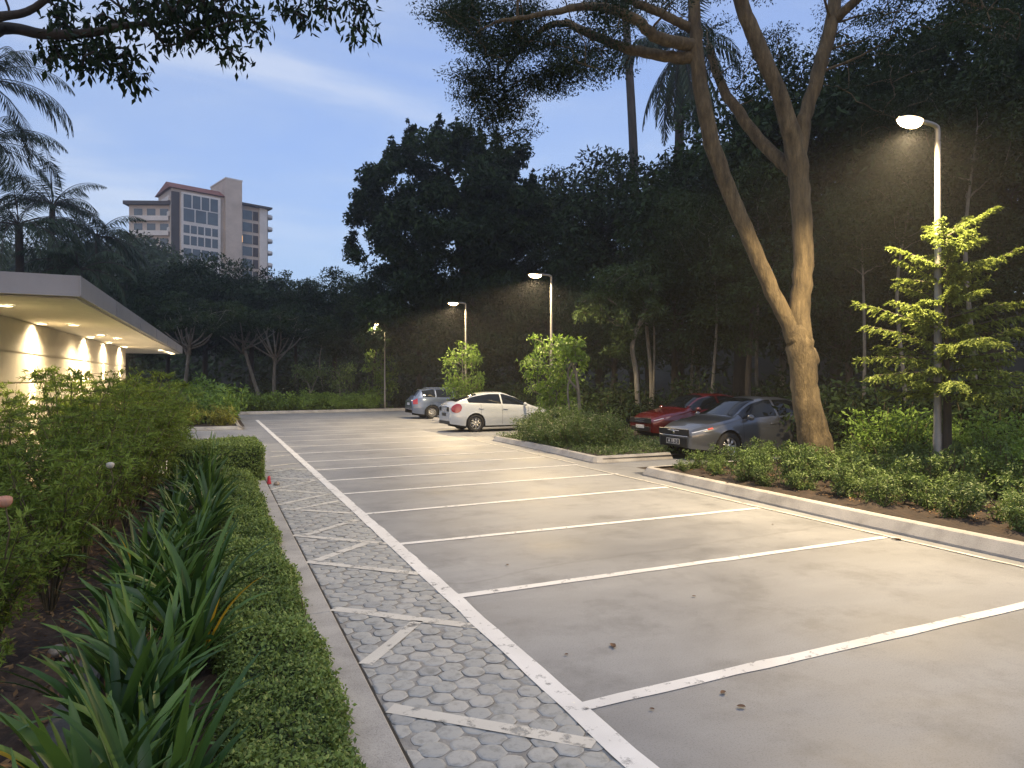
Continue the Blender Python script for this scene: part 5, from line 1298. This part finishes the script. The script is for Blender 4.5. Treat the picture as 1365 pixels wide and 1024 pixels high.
FT = [(PA, 800, 47, 192, 'rounded forest tree just right of the spiky dark tree', 1.), (PA, 752, 52, 235, 'darker rounded tree tucked behind the gap beside the spiky tree', 2.2), (PC, 868, 44, 215, 'billowy forest tree left of the hanging palm skirt', .5), (PB, 925, 40, 190, 'forest tree right behind the hanging palm skirt', 3.),
      (PC, 985, 34, 130, 'forest tree seen between the limbs of the forked tree, left one', 4.), (PB, 1040, 33, 60, 'forest tree seen through the fork of the pale tree', 1.4), (PA, 1110, 32, 70, 'forest tree just right of the forked trunk', 5.), (PC, 1180, 30, 60, 'forest tree left of the tall lamp pole', .2),
      (PB, 1240, 27, 10, 'forest tree behind the tall lamp pole', 2.7), (PA, 1310, 26, 10, 'forest tree right of the tall lamp pole', 3.9), (PC, 1380, 25, -40, 'forest tree at the far right margin past the lamp pole', 1.1), (PB, 1440, 23, -90, 'forest tree beyond the right edge overhanging it', 4.4),
      (PC, 730, 44, 330, 'lower dark tree behind the second lamp', 2.), (PA, 690, 50, 330, 'dark lower crown under the right side of the spiky tree', 3.3), (PC, 560, 53, 330, 'dark lower crown under the left side of the spiky tree', .9), (PA, 500, 56, 352, 'tree left of the spiky tree, above the farthest lamp', 1.6),
      (PC, 445, 58, 356, 'tree above the far hedge, right of the pale branching trunks', 2.9), (PA, 395, 60, 360, 'tree crown above the pale branching trunks', 4.1), (PC, 335, 58, 350, 'tree left above the pale branching trunks', 5.2), (PC, 275, 55, 340, 'tree behind the end of the pavilion roof', .4), (PA, 225, 52, 345, 'dark tree above the middle of the pavilion roof', 1.9), (PC, 165, 48, 350, 'dark tree above the left part of the pavilion roof', 3.),
      (PC, 900, 30, 330, 'low dark tree behind the red car', 1.), (PA, 1000, 26, 300, 'low dark tree behind the silver car', 2.1), (PC, 1130, 24, 320, 'low dark tree between the forked tree and the conifer', 3.1), (PA, 1330, 19.5, 260, 'low dark tree behind the conifer', 4.), (PC, 1215, 25, 250, 'mid height dark tree behind the lamp pole', 5.1), (PC, 820, 36, 360, 'low dark tree behind the small curved trunk', 5.8),
      (PD, 1215, 19, 175, 'slender forked pole tree left of the tall lamp', 0.), (PD, 1303, 18, 60, 'slender pale pole tree right of the tall lamp', 1.), (PD, 1148, 20, 230, 'slender bent pole tree between the trunk and the conifer', 2.), (PD, 944, 27, 250, 'slender pole tree behind the red car roof', 3.), (PD, 918, 30, 240, 'second slender pole tree left of the red car roof pole', 4.2),
      (PD, 1010, 28, 200, 'slender pole tree behind the silver car roof', 5.), (PD, 432, 50, 420, 'thin pale trunk above the far hedge', 1.5), (PD, 868, 29, 330, 'slender trunk right of the small curved tree', 2.5)]
for p, px, D, top, lab, rz in FT: place(p, px, D, top, lab, rz, .55 if p is PD and top > 330 else None)

# ---- pale branching trunks with flat crowns (left, beyond the far kerb)
def acacia(label, px, D, topy, seed, spread, fork, group='pale trunked flat crowned trees beyond the far kerb'):
    r = rng(seed); b = ground_at(px, D); T = []
    fk = at(px + fork[0], fork[1], D); T.append(np.array([[*b, .15], [*((b + fk) / 2 + r.normal(size=3) * .1), .12], [*fk, .10]]))
    cl = []
    for i in range(11):
        ex = px + fork[0] + spread * (i - 5) / 5 + r.normal() * 6; ed = D + r.normal() * 2.2; ey = topy + abs(i - 5) * 4.5 + 10
        e = at(ex, ey, ed); mid = fk * .5 + e * .5 + np.array([0, 0, -.3]) + r.normal(size=3) * .15
        T.append(np.array([[*(fk + r.normal(size=3) * .12 - [0, 0, .5 * r.random()]), .06], [*mid, .045], [*e, .02]]))
        for k in range(4): cl.append([*(e + r.normal(size=3) * [1.4, 1.4, .45]), .75])
    return build_tree('flat_crowned_tree', label, 'tree', b, T, np.array(cl), 150, .22, .09, M['leaf_forest'], M['bark_pale'], seed + 1, group, rad0=.04, flat=.4)
acacia('pale branching tree fanning out above the far hedge', 367, 47, 405, 401, 48, (0, 475))
acacia('pale leaning tree left of the fanning one', 352, 46, 405, 402, 55, (-28, 460))
acacia('pale bare branched tree behind the pavilion roof tip', 240, 42, 400, 403, 45, (12, 462))

# ---- small lit tree with a curved trunk behind the red car
b = ground_at(852, 27); b[2] = .05
r = rng(71)
T = [pxs([(852, 545, .11), (848, 500, .10), (843, 460, .09), (855, 425, .07), (866, 400, .05)], 27), pxs([(844, 455, .06), (830, 415, .05), (805, 395, .03)], 27)]
T[0][0, :3] = b
cl = pclumps([(772, 830, 393, 428, 25.5, 28, 26), (795, 872, 355, 400, 25.5, 28, 34), (840, 882, 375, 430, 25.5, 28, 20), (815, 850, 425, 455, 26, 28, 14), (808, 828, 455, 475, 26, 27, 6)], .38)
build_tree('curved_tree', 'small lit tree with a curved pale trunk behind the island', 'tree', b, T, np.array(cl), 85, .17, .065, M['leaf_forest2'], M['bark_pale'], 72, rad0=.03, flat=.7)
b = ground_at(868, 29)
build_tree('curved_tree', 'bare curved trunk right of the small lit tree', 'tree', b, [np.array([[*b, .1], [*at(868, 500, 29), .09], [*at(862, 430, 29), .07], [*at(868, 370, 29), .04]])], np.array(pclumps([(850, 890, 340, 380, 28, 30, 10)], .5)), 100, .18, .08, M['leaf_forest'], M['bark_pale'], 73, rad0=.04)

# ---- young lit trees by the lamps
def young(label, px, D, rgn, seed, L=.19, W=.07, n=22, trunks=None, mat='leaf_bright', cr=.31, zb=.1):
    global r
    r = rng(seed); rgn = [(a - 3, b_ + 3, c - 3, d + 3, e, f, int(k * 2.6)) for a, b_, c, d, e, f, k in rgn]; n = min(n, 24); b = at(px, HY, D); b[2] = zb
    cl = np.array(pclumps(rgn, cr))
    T = trunks(b) if trunks else [np.array([[*b, .05], [*((b * .5 + at(px, rgn[0][2] + 20, D) * .5) + [.05, 0, 0]), .04], [*at(px, rgn[0][2] + 10, D), .015]])]
    return build_tree('young_tree', label, 'tree', b, T, cl, n, L, W, M[mat], M['bark_pale'], seed + 1, 'young trees lit by the street lamps', rad0=.03, flat=.85, droop=.5)
young('young lit tree with drooping leaves beside the second lamp pole', 732, 23.7, [(708, 748, 455, 485, 23.2, 24.3, 9), (700, 762, 480, 520, 23, 24.3, 13), (722, 758, 515, 550, 23.2, 24.3, 8), (720, 770, 500, 545, 23.2, 24.2, 7)], 81)
def tw(b): return [np.array([[*b, .06], [*at(769, 505, 22.5), .055], [*at(760, 480, 22.5), .03]]), np.array([[*at(770, 520, 22.5), .05], [*at(757, 500, 22.5), .035], [*at(768, 470, 22.5), .02]]), np.array([[*at(759, 548, 22.5), .035], [*at(757, 515, 22.5), .03], [*at(766, 490, 22.5), .02]])]
young('slim young tree with crossing bare stems on the island', 775, 22.5, [(750, 775, 455, 472, 22, 23, 8), (752, 778, 470, 490, 22, 23, 6)], 83, trunks=tw, cr=.2, n=130)
young('young lit tree between the white car and the third lamp', 616, 32.7, [(605, 632, 460, 480, 32.2, 33.2, 7), (597, 640, 480, 520, 32.0, 33.4, 16), (598, 638, 505, 530, 32.2, 33.2, 7)], 85, .19, .08, 46, cr=.36)
young('young lit tree at the right end of the far hedge under the farthest lamp', 508, 46.2, [(495, 522, 470, 490, 45.6, 46.6, 8), (488, 525, 490, 530, 45.4, 46.8, 20), (485, 520, 525, 545, 45.4, 46.6, 10)], 87, .22, .1, 46, cr=.42)
young('small open topped tree rising from the middle of the far hedge', 414, 45.8, [(396, 432, 490, 508, 45, 46.5, 14)], 89, .2, .09, 110, cr=.45, mat='leaf_shrub', trunks=lambda b: [np.array([[*b, .06], [*at(412, 515, 45.8), .05], [*at(402, 500, 45.8), .025]]), np.array([[*at(414, 525, 45.8), .05], [*at(424, 500, 45.8), .025]])])
young('small rounded tree at the right part of the far hedge', 452, 46.5, [(438, 468, 490, 530, 46, 47.5, 18)], 91, .2, .09, 110, cr=.5, mat='leaf_shrub')

# ---- conifer-like tree under the tall lamp
def conifer():
    D = 10.72; r = rng(95); b = at(1261, HY, D); b = np.array([b[0], b[1], .12]); t = thing('conifer', 'feathery yellow green conifer glowing under the tall lamp', 'tree', b)
    tm = MB(); top = at(1262, 316, D) - b; P = smooth_path([(0, 0, -.1), (.03, 0, 1.2), top * .6, top], 20); tm.tube(P, np.linspace(.085, .015, 20) * np.r_[np.ones(8), np.linspace(1, .7, 12)], 10)
    lm = MB(); C, Dn, Ln, Tn, Nn = [], [], [], [], []
    nb = 80
    for i in range(nb):
        f = .40 + .58 * (i / nb) ** 1.0; p = P[min(19, int(f * 19.99))]; a = i * 2.399 + r.normal() * .3
        ln = (1.5 * (1 - .66 * ((f - .36) / .62)) ** .9) * r.uniform(.45, 1.2); rise = .10 + .75 * (f - .36) + r.normal() * .16
        u = np.linspace(0, 1, 12); d = np.array([math.cos(a), math.sin(a), 0])
        R = p + d * (ln * u)[:, None] + np.array([0, 0, 1.]) * (ln * (rise * u - .10 * u ** 2.0))[:, None]
        tm.tube(R, np.linspace(.016, .004, 12), 4, cap=False)
        T = unit(np.gradient(R, axis=0)); sd = unit(np.cross(T, np.array([0, 0, 1.])))
        for j in range(2, 12):
            for s in (-1, 1):
                for q in range(3):
                    tl = (.10 + ln * .17) * (1 - .55 * u[j]) * r.uniform(.6, 1.15); td = unit(sd[j] * s * .75 + T[j] * .75 + np.array([0, 0, -.22]) + r.normal(size=3) * .25)
                    k = 9; w_ = np.linspace(.15, 1, k)[:, None]; tp = R[j] + td * tl * w_ + np.array([0, 0, -.35]) * tl * w_ ** 2
                    nd_ = unit(td * .8 + r.normal(size=(k, 3)) * .38); C.append(tp); Dn.append(nd_); Ln.append(r.uniform(.05, .10, k)); Tn.append(np.clip(r.normal(.5, .2, k), 0, 1))
    C, Dn, Ln, Tn = map(np.concatenate, (C, Dn, Ln, Tn))
    lm.leaves(C, Dn, unit(np.array([0, 0, 1.]) + r.normal(size=C.shape) * .4), Ln, Ln * .30, .1, tone=Tn)
    tm.build('trunk', M['bark_dark'], t); lm.build('foliage', M['leaf_conifer'], t)
conifer()

# ---- understorey shrubs along the forest edge
up_ = [build_shrub('forest_shrub', 'x', (0, 0, 0), 1.9, 2.8, 22, 3600, .22, .10, M['leaf_forest'], 500 + i, 'dark undergrowth shrubs along the forest edge') for i in range(3)]
r = rng(510); k = 0
US = [(px, D) for px, D in ((330, 47), (300, 44), (280, 41), (395, 49), (440, 50), (480, 50), (535, 50), (570, 48), (600, 45), (650, 44), (690, 40), (720, 36), (760, 33), (800, 31), (835, 30), (880, 27), (930, 26), (985, 24), (1040, 22), (1100, 20), (1150, 18), (1200, 17), (1260, 16.5), (1310, 15.5), (1360, 14.5), (1410, 13), (815, 26.5), (790, 28), (1120, 16.5), (1185, 15.2), (1330, 13.6), (260, 38), (310, 52), (350, 53), (640, 50), (760, 42), (860, 36), (960, 31), (1060, 27))]
US.sort()
for px, D in US:
    q = ground_at(px, D); s = r.uniform(.8, 1.25); lab = '%s dark undergrowth shrub from the left along the forest edge' % ordinal(k + 1)
    if k < 3: o = up_[k]; o.location = q; o.scale = (s,) * 3; o['label'] = lab
    else: dup(up_[k % 3], q, r.uniform(0, 6), (s, s, s * r.uniform(.8, 1.1)), lab)
    k += 1

# ---- far wooded hillside: one mass
r = rng(600); cl = []
for _ in range(520):
    px = r.uniform(-150, 700); D = r.uniform(60, 112); q = at(px, HY, D); z = float(terrain(q[0], q[1])); cr = r.uniform(2.0, 3.6)
    cl.append([q[0], q[1], z + cr * .55, cr])
for _ in range(420):
    x = r.uniform(24, 75); y = r.uniform(-5, 75); z = float(terrain(x, y)); cr = r.uniform(2.0, 4.0)
    if x * FW[0] + y * FW[1] > 33: cl.append([x, y, z + cr * .8 + r.uniform(0, 4), cr])
cl = np.array(cl); m = MB(); clump_leaves(m, r, cl, 130, .62, .30, .75, .2, spread=1.0)
tag(m.build('hillside_wood', M['leaf_forest']), 'dark wooded hillside under the apartment block and behind the forest edge', 'woodland', kind='stuff')
